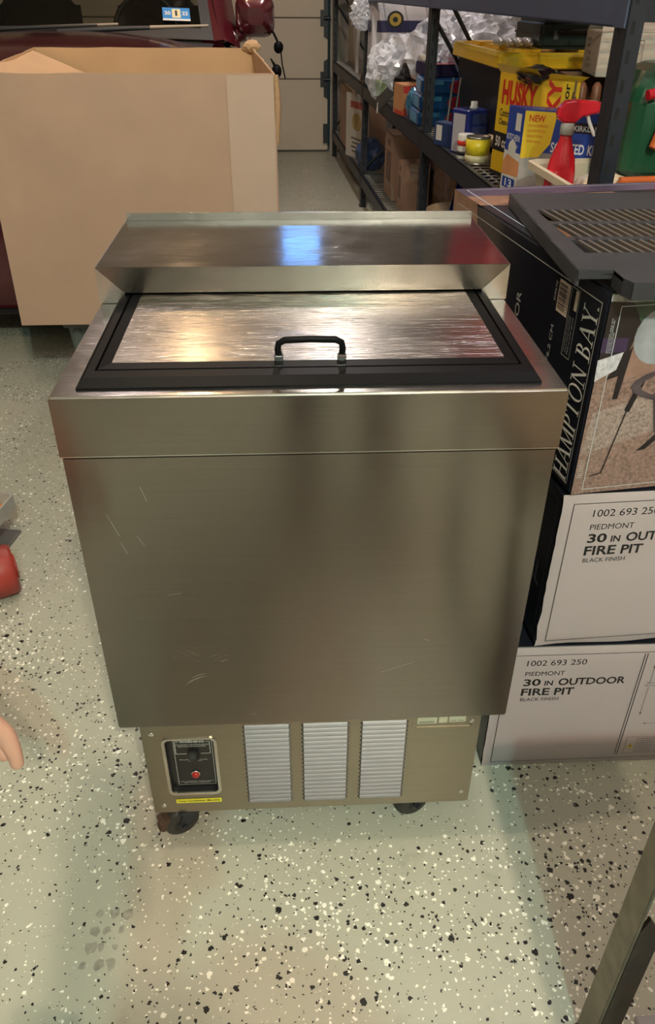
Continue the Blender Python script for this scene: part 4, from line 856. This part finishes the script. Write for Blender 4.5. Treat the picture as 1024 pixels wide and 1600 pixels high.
o = thing('flat_carton', 'brown carton standing beyond the printed white board', 'box', RK(.01, 5.92, Z2), A, 'cartons on the lower shelf'); MB().box((0, 0, 0), (.30, .60, .42)).build('carton', 'cardboard', o, bevel=.004); MB().box((-.001, .0, .41), (.3, .6, .425)).build('tape', 'cardboard_edge', o)
o = tag(MB().blob((0, 0, .09), (.09, .16, .10), 31, .3, 2, 3, 0, True, None, .0).build('blue_bag', mat('bag_blue', (.03, .06, .16), .5, var=.2), None, loc=RK(.09, 5.20, Z2+.001), rot=(0, 0, A)), 'slumped dark blue bag on the lower shelf below the far post', 'bag')
# ---- top shelf (just above the frame, mirrored in the hood)
o = thing('storage_tote', 'red plastic tote on the top shelf above the frame', 'storage tote', RK(.0, 1.86, Z3), A); m = MB(); m.loft([[(p[0], p[1], z) for p in rr(i, i, .40-i, .56-i, .04)] for z, i in ((0, .03), (.44, .0))]); m.build('tub', mat('tote_red', (.34, .015, .02), .4), o); m = MB(); m.loft([[(p[0], p[1], z) for p in rr(-.01, -.01, .41, .57, .04)] for z in (.44, .47)]); m.build('lid', 'tote_red', o)

# ================================================================ BIG OPEN CARDBOARD BOX, LEFT
bx = thing('open_carton', 'huge open cardboard box in front of the maroon car', 'box', (0, 0, 0))
L0, R0, Y0, Y1, ZB, ZT = -.938, -.048, 1.80, 2.33, .327, 1.082
def wall(p00, p10, p11, p01, n, amp, seed, nm, mt, T=.007):
    a, b, c_, d = map(Vector, (p00, p10, p11, p01)); nrm = (b-a).cross(d-a).normalized(); m = MB()
    def P(u, v, k):
        p = (a*(1-u)+b*u)*(1-v)+(d*(1-u)+c_*u)*v
        wv = amp*mnoise.noise(Vector((u*2.3+seed, v*2.1, seed)))*math.sin(math.pi*u)
        return p+nrm*(wv+k*T/2)+Vector((0, 0, .004*mnoise.noise(Vector((u*7, seed, 0)))*(v == 1)))
    m.grid(lambda u, v: P(u, v, 1), n, n, 0); m.grid(lambda u, v: P(u, 1-v, -1), n, n, 1)
    pts = [(u/n, 0) for u in range(n)]+[(1, v/n) for v in range(n)]+[(1-u/n, 1) for u in range(n)]+[(0, 1-v/n) for v in range(n)]
    k = len(pts); vs = [P(u, v, 1) for u, v in pts]+[P(u, v, -1) for u, v in pts]
    m.add(vs, [(i, k+i, k+(i+1) % k, (i+1) % k) for i in range(k)], 2)
    return m.build(nm, mt, bx)
mts = ['cardboard', 'cardboard_inside', 'cardboard_edge']
wall((L0, Y0, ZB), (R0, Y0, ZB), (R0-.002, Y0, ZT), (L0+.01, Y0, ZT), 12, .008, 1, 'front_wall', mts)
wall((R0-.006, Y1, ZB), (L0+.04, Y1, ZB), (L0+.055, Y1+.01, ZT+.035), (R0-.085, Y1+.01, ZT+.035), 12, .008, 2, 'rear_wall', mts)
wall((R0-.004, Y0+.004, ZB), (R0-.006, Y1-.004, ZB), (R0-.082, Y1, ZT+.036), (R0-.006, Y0+.004, ZT), 10, .006, 3, 'side_wall', mts)
wall((L0+.04, Y1-.004, ZB), (L0+.004, Y0+.004, ZB), (L0+.014, Y0+.004, ZT), (L0+.06, Y1, ZT+.034), 10, .006, 4, 'side_wall', mts)
MB().box((L0+.006, Y0+.006, ZB), (R0-.006, Y1-.006, ZB+.006)).build('bottom', 'cardboard_inside', bx)
wall((L0+.02, Y0+.02, ZT-.004), (L0+.052, Y1-.02, ZT+.028), (L0+.24, Y1-.03, ZT-.045), (L0+.27, Y0+.05, ZT-.10), 8, .012, 5, 'inner_flap', mts, .006)
# taped manufacturer's joint down the right of the front, torn corner
m = MB(); m.box((R0-.145, Y0-.0085, ZB+.002), (R0-.006, Y0-.0042, ZT-.004)); m.build('joint_strip', 'cardboard_pale', bx, bevel=.001)
m = MB(); m.tube([(R0+.001, Y0-.002, ZT-.004), (R0+.004, Y0, ZT-.09), (R0+.002, Y0+.004, ZT-.19)], [.008, .011, .004], 7); m.build('torn_edge', 'cardboard_edge', bx)
m = MB(); m.blob((R0-.085, Y1, ZT+.040), (.028, .02, .016), 3, .5, 3, 2, 0, True); m.build('torn_edge', 'cardboard_inside', bx)
o = thing('storage_bin', 'grey green plastic bin carrying the big cardboard box', 'bin', (-.825, 1.90, 0))
gg = mat('bin_greygreen', (.085, .105, .10), .45, var=.1)
m = MB(); m.loft([[(p[0], p[1], z) for p in rr(i, i, .70-i, .38-i, .03)] for z, i in ((0, .02), (.28, .004))]); m.build('tub', gg, o)
m = MB(); m.loft([[(p[0], p[1], z) for p in rr(-.012, -.012, .712, .392, .035)] for z in (.28, .3215)]); m.build('lid', gg, o)
for k in range(4): MB().box((.03+k*.21, -.004, .0), (.055+k*.21, .02, .28)).build('rib', gg, o, bevel=.004)

# ================================================================ CAR (nose towards us)
car = thing('car', 'dark maroon car parked nose-in behind the big cardboard box', 'car', (-1.13, 2.42, 0))
# local: x across, y towards the rear, z up
def hoodz(x, y):
    t = y/1.22; return .86+.255*(1-(1-t)**2.2)-.085*(abs(x)/.78)**2.6-.02*(1-t)
m = MB(); m.grid(lambda u, v: ((u*2-1)*(.66+.10*v), .06+1.16*v, hoodz((u*2-1)*.76, 1.22*v)), 24, 18); m.build('hood', 'maroon', car)
for s in (-1, 1):
    m = MB()
    def fen(u, v):
        y = .10+u*1.50; base = .66+.10*min(1, (y-.06)/1.16)
        x = base+(.20-.05*max(0, (.4-y)/.4))*math.sin(v*math.pi/2); z = hoodz(base, min(1.22, y))-.42*(1-math.cos(v*math.pi/2))-(0.02 if y > 1.22 else 0)
        return (s*x, y, z)
    m.grid(fen, 18, 10); m.build('fender', 'maroon', car)
    m = MB(); m.loft([[(s*.87, .10, .48), (s*.80, .03, .46), (s*.82, .03, .20), (s*.88, .10, .18)], [(s*.89, .62, .48), (s*.80, .62, .48), (s*.80, .62, .46), (s*.89, .62, .46)]]); m.build('fender_side', 'maroon', car)
    m = MB(); m.lathe([(.20, -.11), (.33, -.11), (.345, -.08), (.345, .08), (.33, .11), (.20, .11)], 32, T=Tm((s*.77, .88, .345), ry=R(90))); m.build('tyre', 'wheel_rubber', car)
    m = MB(); m.lathe([(0, -.10), (.21, -.10), (.21, .10), (0, .10)], 24, T=Tm((s*.77, .88, .345), ry=R(90))); m.build('wheel_rim', 'dim_metal', car)
    m = MB(); m.loft([[(s*.42, -.005, .70), (s*.74, .10, .72), (s*.70, .12, .84), (s*.44, .03, .82)], [(s*.42, .12, .70), (s*.74, .22, .72), (s*.72, .22, .84), (s*.44, .14, .82)]]); m.build('headlight', 'clear_glass', car, bevel=.01)
    m = MB(); m.loft([[(s*.86, 1.22, .30), (s*.90, 1.22, .60), (s*.86, 1.28, 1.03), (s*.80, 1.30, 1.03), (s*.80, 1.3, .30)], [(s*.89, 3.2, .30), (s*.92, 3.2, .62), (s*.87, 3.2, 1.05), (s*.80, 3.2, 1.05), (s*.80, 3.2, .30)]]); m.build('body_side', 'maroon', car)
    m = MB()
    def pil(u, v):
        x = .76-.11*v; p = Vector((s*x, 1.36+.72*v, 1.067+.46*v)); return tuple(p+Vector((s*.13*u, .10*u*u, .012*math.sin(u*math.pi)-.05*u*u)))
    m.grid(pil, 8, 10); m.build('pillar', 'maroon', car)
    m = MB(); m.quad((s*.80, 1.35, 1.05), (s*.82, 2.9, 1.06), (s*.68, 2.6, 1.56), (s*.66, 2.0, 1.55)); m.build('side_window', 'windshield_glass', car)
    mr_ = link(bpy.data.objects.new('mirror', None), car); mr_.location = (s*.965, 1.56, 1.155)
    m = MB(); m.loft([[(p[0]*k+s*.01*(1-k), y_, .015+p[1]*k) for p in rr(-.100, -.095+.0, .100, .095, .055, 5)] for y_, k in ((-.075, .40), (-.062, .68), (-.035, .90), (.0, 1.0), (.06, 1.0), (.084, .96))], smooth=True); m.build('mirror_shell', 'maroon', mr_)
    m = MB(); m.grid(lambda u, v: ((u-.5)*.14, .085, .02+(v-.5)*.14), 4, 4); m.build('mirror_glass', 'chrome', mr_)
    m = MB(); m.tube([(-s*.17, .03, -.10), (-s*.06, .02, -.065)], [.03, .035], 10); m.build('mirror_arm', 'maroon', mr_); m = MB(); m.blob((-s*.115, -.03, -.085), (.024, .02, .036), 2, .3, 2, 2); m.build('pivot_cover', 'wire', mr_)
    if s == 1:
        m = MB(); m.tube([(.085, .01, -.045), (.11, -.005, -.09), (.115, -.005, -.105)], .006, 6); m.blob((.118, -.005, -.125), (.026, .024, .030), 1, .1, 1, 2); m.tube([(.13, -.005, -.14), (.135, 0, -.20), (.15, 0, -.27)], .004, 6); m.blob((.105, -.01, -.235), (.028, .026, .034), 2, .1, 1, 2); m.tube([(.075, -.01, -.175), (.10, -.01, -.215)], [.004, .010], 6); m.build('hanging_cord', 'gasket', mr_)
m = MB()
def bump(u, v):
    x = (u*2-1)*.86; z = .17+v*.46; return (x, -.035+.18*abs(u*2-1)**3-.045*math.sin(v*math.pi)**.7+.05, z)
m.grid(bump, 24, 10); m.build('bumper', 'maroon', car)
m = MB(); m.grid(lambda u, v: ((u*2-1)*.84, -.010+.18*abs(u*2-1)**3+.06*v, .15+v*.03), 20, 2); m.box((-.80, .10, .13), (.80, .9, .19)); m.build('lower_valance', 'black_plastic', car)
m = MB()
for k in range(4): m.box((-.40, .005, .33+k*.045), (.40, .03, .352+k*.045))
m.box((-.42, .03, .22), (.42, .06, .50)); m.build('lower_grille', 'black_plastic', car)
m = MB()
for k in range(4): m.box((-.36, .0, .67+k*.042), (.36, .04, .692+k*.042))
m.box((-.38, .04, .62), (.38, .10, .86)); m.build('grille', 'black_paint', car)
# cowl, windshield, wipers, dashboard, roof
m = MB(); m.grid(lambda u, v: ((u*2-1)*.76, 1.20+.14*v-.10*abs(u*2-1)**2*0, 1.075+.012*v-.03*abs(u*2-1)**2), 20, 3); m.build('cowl', mat('cowl_black', (.02, .02, .022), .5), car)
def ws(u, v):
    x = (u*2-1)*(.76-.11*v); return (x, 1.26+.72*v+.10*abs(u*2-1)**2, 1.082+.46*v-.015*abs(u*2-1)**2)
m = MB(); m.grid(ws, 20, 10); m.build('windshield', 'windshield_glass', car)
m = MB()
def wsb(pts):
    return [tuple(Vector(ws(u, v))+Vector((0, .004, .004*0-.004))) for u, v in pts]
fr_ = 'cowl_black'
m.grid(lambda u, v: tuple(Vector(ws(u, v*.10))+Vector((0, -.0, .004))), 20, 1)
for s in (0, 1): m.grid(lambda u, v: tuple(Vector(ws((.965+.035*u) if s else .035*(1-u), v))+Vector((0, 0, .004))), 1, 10)
m.build('glass_border', fr_, car)
m = MB(); m.grid(lambda u, v: ((u*2-1)*.74, 1.40+.55*v, 1.075+.03*math.sin(v*3)), 8, 6); m.build('dashboard', mat('dash', (.055, .055, .048), .7), car)
m = MB(); m.lathe([(.17, -.012), (.185, 0), (.17, .012), (.158, 0), (.17, -.012)], 24, T=Tm((.34, 1.98, 1.10), rx=R(65))); m.build('steering_wheel', 'black_plastic', car)
for x in (-.36, .36):
    m = MB(); m.box((x-.24, 2.35, .55), (x+.24, 2.55, 1.25)); m.box((x-.13, 2.42, 1.27), (x+.13, 2.52, 1.46)); m.build('seat', mat('seat_cloth', (.10, .09, .075), .8), car, bevel=.05, seg=3)
m = MB(); m.grid(lambda u, v: ((u*2-1)*.64, 1.97+1.4*v, 1.56+.06*math.sin(math.pi*min(1, .25+v*.5))-.05*abs(u*2-1)**3), 12, 8); m.build('roof', 'maroon', car)
m = MB(); m.box((-.88, 3.2, .3), (.88, 3.3, 1.05)); m.build('rear_panel', 'maroon', car)
for pts in (((-.70, 1.26, 1.100), (-.25, 1.28, 1.108), (.20, 1.325, 1.123)), ((.02, 1.255, 1.098), (.36, 1.275, 1.112), (.64, 1.33, 1.118))):
    wp = link(bpy.data.objects.new('wiper', None), car)
    m = MB(); m.tube([Vector(p)+Vector((0, -.01, .012)) for p in pts], [.014, .012, .006], 6); m.build('wiper_arm', 'cowl_black', wp); m = MB(); m.tube([Vector(p)+Vector((.10, .004, .016)) for p in pts[1:]], [.009, .006], 5); m.build('wiper_blade', mat('wiper_tan', (.34, .27, .20), .35), wp)
# inspection sticker on the inside of the windshield corner
stx = Vector(ws(.888, .215)); ex = (Vector(ws(.94, .215))-Vector(ws(.83, .215))).normalized(); ey = (Vector(ws(.888, .30))-stx).normalized()
T_ = face(stx+Vector((0, -.004, .006)), ex, ey) @ Matrix.Scale(1.18, 4); m = MB(); rect(m, -.058, -.042, .058, .042, T_, 0); rect(m, -.058, -.042, .058, -.030, T_, 1, .0006); rect(m, -.018, -.024, .018, .034, T_, 2, .0006)
put_text(m, '20', -.050, -.006, .026, .024, T_, 1, .03, .001); put_text(m, '22', .024, -.006, .026, .024, T_, 1, .03, .001); put_text(m, '1', -.005, -.012, .009, .036, T_, 3, .02, .001)
m.build('inspection_sticker', [mat('sticker_blue', (.03, .20, .50), .4), 'print_white', mat('sticker_cream', (.62, .55, .35), .4), 'ink'], car)

# ================================================================ LEFT EDGE: parts tray and red roll
tr = thing('tray_stand', 'small grey tray with an orange inside on a strut at the left edge', 'tray', (-.885, .94, 0), R(-10))
m = MB(); m.loft([[(p[0], p[1], z) for p in rr(-.11+i, -.09+i, .085-i, .09-i, .012)] for z, i in ((.098, .006), (.100, .0), (.140, 0), (.140, .006), (.106, .008))], caps=False); m.poly([(p[0], p[1], .100) for p in rr(-.104, -.084, .079, .084, .012)][::-1]); m.build('tray_body', mat('tray_grey', (.36, .35, .33), .4, var=.08), tr)
MB().box((-.100, -.080, .102), (.076, .080, .108)).build('liner', mat('tray_orange', (.62, .22, .04), .5, var=.15), tr)
m = MB(); m.tube([(.03, -.03, .10), (.05, -.16, .03), (.05, -.18, .006)], .009, 8); m.tube([(-.08, .05, .10), (-.09, .08, .006)], .009, 8); m.box((-.12, -.20, 0), (.07, .10, .008)); m.build('strut', mat('strut_grey', (.25, .24, .24), .4, .6), tr)
o = thing('red_roll', 'scuffed red rolled pad lying on the floor below the grey tray', 'roll', (-.825, .735, .066), R(24))
m = MB(); m.lathe([(.0, -.10), (.058, -.10), (.064, -.09), (.066, -.06), (.066, .06), (.064, .09), (.058, .10), (0, .10)], 28, T=Matrix.Rotation(R(90), 4, 'Y')); m.build('pad', mat('roll_red', (.30, .035, .025), .45, var=.3, scale=18, bump=.2, bscale=40), o)
m = MB(); m.tube([(.102, .035*math.cos(a)*(1-a/14), .035*math.sin(a)*(1-a/14)) for a in [k*.35 for k in range(30)]], .0035, 6); m.build('spiral_end', 'roll_red', o)

# ================================================================ RIGHT EDGE: work table leg
tb = thing('work_table', 'weathered steel angle leg of a work table at the lower right edge', 'table', (.381, -.345, 0))
lg = mat('leg_steel', (.20, .175, .13), .5, .35, var=.3, scale=25, bump=.3, bscale=160); dkl = mat('leg_dark', (.055, .042, .035), .5, .2, var=.4, scale=30)
for x, y in ((0, 0), (.75, 0), (0, -.5), (.75, -.5)):
    m = MB(); m.box((x, y, .006), (x+.005, y+.042, .615))
    l = m.build('leg', lg, tb, bevel=.001)
    MB().prism([(x+.0053, .006), (x+.0053, .335), (x+.012, .362), (x+.034, .325), (x+.034, .006)], -(y+.0055), -y, T=Matrix(((1, 0, 0, 0), (0, 0, -1, 0), (0, 1, 0, 0), (0, 0, 0, 1)))).build('leg_bracket', dkl, l)
    MB().lathe([(.03, 0), (.032, .006), (.02, .012), (0, .012)], 18, T=Tm((x+.012, y+.012, 0))).build('foot', 'rust', l)
for lo, hi in (((.006, -.002, .54), (.80, .010, .615)), ((.006, -.49, .54), (.80, -.478, .615)), ((.006, -.48, .54), (.018, 0, .615)), ((.78, -.48, .54), (.792, 0, .615))): MB().box(lo, hi).build('apron', lg, tb)
MB().box((.0, -.51, .615), (.82, .045, .640)).build('tabletop', mat('table_wood', (.30, .20, .12), .6, var=.2), tb, bevel=.004)
o = thing('grey_board', 'pale grey board lying flat on the floor behind the table leg', 'board', (.470, -.300, 0)); m = MB(); m.box((0, -.40, .0005), (.30, 0, .010)); m.build('board', mat('board_pale', (.36, .34, .36), .6, var=.12, scale=10), o, bevel=.002)

# ================================================================ PERSON at the left edge (only the fingers of one hand reach into the frame)
def skin_mesh(name, nodes, edges, m, parent=None, sub=2, root=0):
    me = bpy.data.meshes.new(name); me.from_pydata([n[0] for n in nodes], edges, []); ob = bpy.data.objects.new(name, me); C.objects.link(ob)
    md = ob.modifiers.new('skin', 'SKIN'); md.use_smooth_shade = True
    sv = me.skin_vertices[0].data
    for i, n in enumerate(nodes):
        r = n[1]; sv[i].radius = (r if isinstance(r, tuple) else (r, r)); sv[i].use_root = (i == root)
    ob.modifiers.new('sub', 'SUBSURF').levels = sub; ob.modifiers['sub'].render_levels = sub
    dg = bpy.context.evaluated_depsgraph_get(); m2 = bpy.data.meshes.new_from_object(ob.evaluated_get(dg)); bpy.data.objects.remove(ob); bpy.data.meshes.remove(me)
    for p in m2.polygons: p.use_smooth = True
    m2.materials.clear(); m2.materials.append(MATS[m]); o = link(bpy.data.objects.new(name, m2), parent); return o
pn = thing('person', 'person standing at the left edge, only the hanging bare hand in frame', 'person', (0, 0, 0))
nodes = []; edges = []
def nd(p, r, par=None):
    nodes.append((p, r)); i = len(nodes)-1
    if par is not None: edges.append((par, i))
    return i
pel = nd((-.93, -.42, .95), (.135, .12)); wst = nd((-.93, -.42, 1.10), (.12, .11), pel); che = nd((-.92, -.42, 1.28), (.15, .12), wst); nb = nd((-.91, -.42, 1.44), (.085, .08), che); nk = nd((-.90, -.42, 1.52), .055, nb); hd0 = nd((-.89, -.42, 1.60), .075, nk); hd1 = nd((-.885, -.42, 1.68), .092, hd0); hd2 = nd((-.89, -.42, 1.75), .070, hd1)
for s, fx in ((1, .02), (-1, 0)):
    hp = nd((-.93, -.42+s*.10, .88), .095, pel); kn = nd((-.92, -.42+s*.11, .49), .06, hp); an = nd((-.94, -.42+s*.11, .09), .042, kn); ft = nd((-.80, -.42+s*.12, .035), .036, an)
    if s == 1:
        sh_ = nd((-.86, -.25, 1.40), .062, che); el = nd((-.70, -.24, 1.12), .042, sh_); wr = nd((-.47, -.262, .835), (.030, .026), el)
        pm = nd((-.415, -.252, .745), (.040, .022), wr); px_ = nd((-.390, -.246, .690), (.040, .018), pm)
        F_ = [[(-.360, -.254, .662, .0125), (-.342, -.248, .617, .0118), (-.337, -.252, .592, .0092), (-.336, -.2545, .570, .0074)],
              [(-.381, -.243, .656, .0125), (-.372, -.229, .610, .0112), (-.366, -.228, .580, .0092), (-.358, -.232, .556, .0074)],
              [(-.404, -.234, .664, .0120), (-.404, -.219, .622, .0102), (-.398, -.219, .594, .0088), (-.391, -.224, .573, .0068)],
              [(-.422, -.226, .676, .0110), (-.424, -.212, .642, .0092), (-.419, -.212, .620, .0080), (-.413, -.216, .603, .0060)]]
        for f in F_:
            pr = px_
            for q in f: pr = nd(q[:3], q[3], pr)
        t0 = nd((-.412, -.285, .742), .0150, pm); t1 = nd((-.392, -.300, .705), .0120, t0); nd((-.378, -.305, .676), .0085, t1)
    else:
        sh_ = nd((-.92, -.62, 1.40), .062, che); el = nd((-.90, -.68, 1.10), .042, sh_); wr = nd((-.80, -.66, .88), .028, el); pm = nd((-.775, -.655, .80), (.04, .02), wr)
        for k in range(4):
            a_ = nd((-.785+.0, -.685+k*.021, .735), .010, pm); b_ = nd((-.775, -.685+k*.021, .695), .009, a_); nd((-.765, -.683+k*.021, .665), .007, b_)
        t0 = nd((-.75, -.62, .79), .013, pm); nd((-.735, -.61, .74), .010, t0)
skin_mesh('body', nodes, edges, 'skin', pn, 2)
# clothes and hair as children
cl = [((-.93, -.42, .93), (.15, .135)), ((-.93, -.42, 1.10), (.137, .127)), ((-.92, -.42, 1.28), (.165, .135)), ((-.91, -.42, 1.42), (.10, .095)), ((-.86, -.25, 1.40), .074), ((-.70, -.24, 1.12), .056), ((-.92, -.62, 1.40), .074), ((-.91, -.65, 1.24), .062), ((-.515, -.257, .893), .043)]
mat('shirt', (.34, .46, .45), .85, var=.1); mat('jeans', (.05, .06, .10), .85, var=.15); mat('hair', (.05, .03, .02), .6)  # shirt's teal and long sleeve added, unseen, for a cyan reflection in the steel
skin_mesh('shirt', cl, [(0, 1), (1, 2), (2, 3), (2, 4), (4, 5), (2, 6), (6, 7), (5, 8)], 'shirt', pn)
cl = [((-.93, -.42, .98), (.145, .13)), ((-.93, -.32, .87), .105), ((-.92, -.31, .49), .075), ((-.94, -.31, .10), .065), ((-.93, -.52, .87), .105), ((-.92, -.53, .49), .075), ((-.94, -.53, .10), .065)]
skin_mesh('trousers', cl, [(0, 1), (1, 2), (2, 3), (0, 4), (4, 5), (5, 6)], 'jeans', pn)
m = MB(); m.blob((-.905, -.42, 1.715), (.105, .092, .10), 4, .06, 3, 3, 0, False, None, 1.665); m.build('hair', 'hair', pn)
for s in (-1, 1):
    m = MB(); m.loft([[(-.99, -.42+s*.11-.045, 0), (-.99, -.42+s*.11+.045, 0), (-.99, -.42+s*.11+.04, .08), (-.99, -.42+s*.11-.04, .08)], [(-.86, -.42+s*.12-.045, 0), (-.86, -.42+s*.12+.05, 0), (-.87, -.42+s*.12+.04, .075), (-.87, -.42+s*.12-.04, .075)], [(-.745, -.42+s*.12-.03, 0), (-.745, -.42+s*.12+.035, 0), (-.75, -.42+s*.12+.03, .03), (-.75, -.42+s*.12-.025, .03)]]); m.build('shoe', 'black_rubber', pn, bevel=.012, seg=2)
    m = MB(); m.blob((-.803, -.42+s*.033, 1.675), (.012, .014, .010), 1, 0, 1, 2); m.build('eye', 'bottle_white', pn)
    m = MB(); m.blob((-.885, -.42+s*.096, 1.665), (.020, .010, .030), 1, .05, 1, 2); m.build('ear', 'skin', pn)
m = MB(); m.loft([[(-.80, -.432, 1.66), (-.80, -.408, 1.66), (-.80, -.414, 1.69), (-.80, -.426, 1.69)], [(-.775, -.428, 1.648), (-.775, -.412, 1.648), (-.795, -.417, 1.68), (-.795, -.423, 1.68)]]); m.build('nose', 'skin', pn, bevel=.004)
m = MB(); m.tube([(-.800, -.445, 1.618), (-.794, -.42, 1.616), (-.800, -.395, 1.618)], .006, 6); m.build('mouth', mat('lips', (.35, .12, .10), .5), pn)

# ================================================================ PERSON behind the camera (mirrored as dark streaks in the steel front)
pn = thing('person', 'person in dark clothes behind the camera holding up a phone, mirrored in the steel', 'person', (.14, -1.45, 0))
nodes = []; edges = []
pel = nd((0, 0, .89), (.13, .115)); wst = nd((0, .0, 1.03), (.12, .105), pel); che = nd((0, .0, 1.20), (.15, .115), wst); nb = nd((0, .0, 1.34), (.08, .078), che); nk = nd((0, .03, 1.42), .052, nb); h0 = nd((0, .07, 1.47), .072, nk); h1 = nd((0, .085, 1.54), .088, h0); h2 = nd((0, .07, 1.605), .066, h1)
for q in (1, -1):
    hp = nd((q*.095, 0, .82), .09, pel); kn = nd((q*.115, .02, .46), .058, hp); an = nd((q*.125, -.02, .09), .042, kn); ft = nd((q*.145, .12, .035), .036, an)
    sh_ = nd((q*.17, 0, 1.30), .058, che)
    if q == 1:
        el = nd((.24, -.03, 1.03), .040, sh_); wr = nd((.25, .06, .80), .028, el); pm = nd((.245, .085, .72), (.018, .036), wr)
        for k in range(4):
            a_ = nd((.245, .060+k*.020, .655), .0098, pm); b_ = nd((.238, .064+k*.020, .618), .0086, a_); nd((.228, .066+k*.019, .594), .0068, b_)
        t0 = nd((.225, .120, .705), .0120, pm); nd((.215, .132, .668), .0090, t0)
    else:
        el = nd((-.20, .23, 1.08), .040, sh_); wr = nd((-.165, .425, 1.195), (.028, .024), el); pm = nd((-.155, .482, 1.235), (.034, .018), wr)
        for k in range(4):
            a_ = nd((-.178, .500+.003*k, 1.225+k*.020), .0095, pm); b_ = nd((-.190, .522+.002*k, 1.228+k*.021), .0085, a_); nd((-.176, .538, 1.230+k*.021), .0068, b_)
        t0 = nd((-.118, .505, 1.262), .0115, pm); nd((-.100, .528, 1.280), .0085, t0)
skin_mesh('body', nodes, edges, 'skin', pn, 2)
mat('dark_shirt', (.030, .032, .040), .85, var=.1); mat('dark_trousers', (.018, .020, .028), .85, var=.15)
skin_mesh('shirt', [((0, 0, .86), (.145, .13)), ((0, 0, 1.03), (.135, .12)), ((0, 0, 1.20), (.165, .13)), ((0, 0, 1.33), (.095, .09)), ((.17, 0, 1.30), .070), ((.21, -.02, 1.14), .058), ((-.17, 0, 1.30), .070), ((-.19, .12, 1.18), .058)], [(0, 1), (1, 2), (2, 3), (2, 4), (4, 5), (2, 6), (6, 7)], 'dark_shirt', pn)
skin_mesh('trousers', [((0, 0, .92), (.14, .125)), ((.095, 0, .81), .10), ((.115, .02, .46), .075), ((.125, -.02, .10), .066), ((-.095, 0, .81), .10), ((-.115, .02, .46), .075), ((-.125, -.02, .10), .066)], [(0, 1), (1, 2), (2, 3), (0, 4), (4, 5), (5, 6)], 'dark_trousers', pn)
m = MB(); m.blob((0, .055, 1.575), (.091, .100, .092), 4, .06, 3, 3, 0, False, None, 1.525); m.build('hair', 'hair', pn)
for q in (-1, 1):
    m = MB(); m.loft([[(q*.135-.045, -.07, 0), (q*.135+.045, -.07, 0), (q*.135+.04, -.07, .08), (q*.135-.04, -.07, .08)], [(q*.14-.05, .06, 0), (q*.14+.05, .06, 0), (q*.14+.04, .05, .075), (q*.14-.04, .05, .075)], [(q*.15-.035, .19, 0), (q*.15+.035, .19, 0), (q*.15+.03, .185, .03), (q*.15-.03, .185, .03)]]); m.build('shoe', 'black_rubber', pn, bevel=.012, seg=2)
    MB().blob((q*.032, .168, 1.545), (.014, .012, .010), 1, 0, 1, 2).build('eye', 'bottle_white', pn)
    MB().blob((q*.092, .08, 1.535), (.010, .020, .030), 1, .05, 1, 2).build('ear', 'skin', pn)
m = MB(); m.loft([[(-.012, .166, 1.53), (.012, .166, 1.53), (.006, .168, 1.56), (-.006, .168, 1.56)], [(-.008, .192, 1.518), (.008, .192, 1.518), (.003, .172, 1.55), (-.003, .172, 1.55)]]); m.build('nose', 'skin', pn, bevel=.004)
m = MB(); m.tube([(-.025, .158, 1.490), (0, .164, 1.488), (.025, .158, 1.490)], .006, 6); m.build('mouth', 'lips', pn)
ph = thing('phone', 'dark phone held up behind the camera by the person in dark clothes', 'phone', (-.0, -.925, 1.275))
ph.rotation_euler = (R(-33), 0, 0)
m = MB(); m.prism(rr(-.037, -.078, .037, .078, .010), -.004, .004, T=Matrix.Rotation(R(90), 4, 'X')); m.build('phone_case', 'black_plastic', ph, bevel=.001)
m = MB(); m.prism(rr(-.034, -.075, .034, .075, .008), .0041, .0046, T=Matrix.Rotation(R(90), 4, 'X')); m.build('screen', mat('screen_glass', (.02, .02, .025), .1), ph)
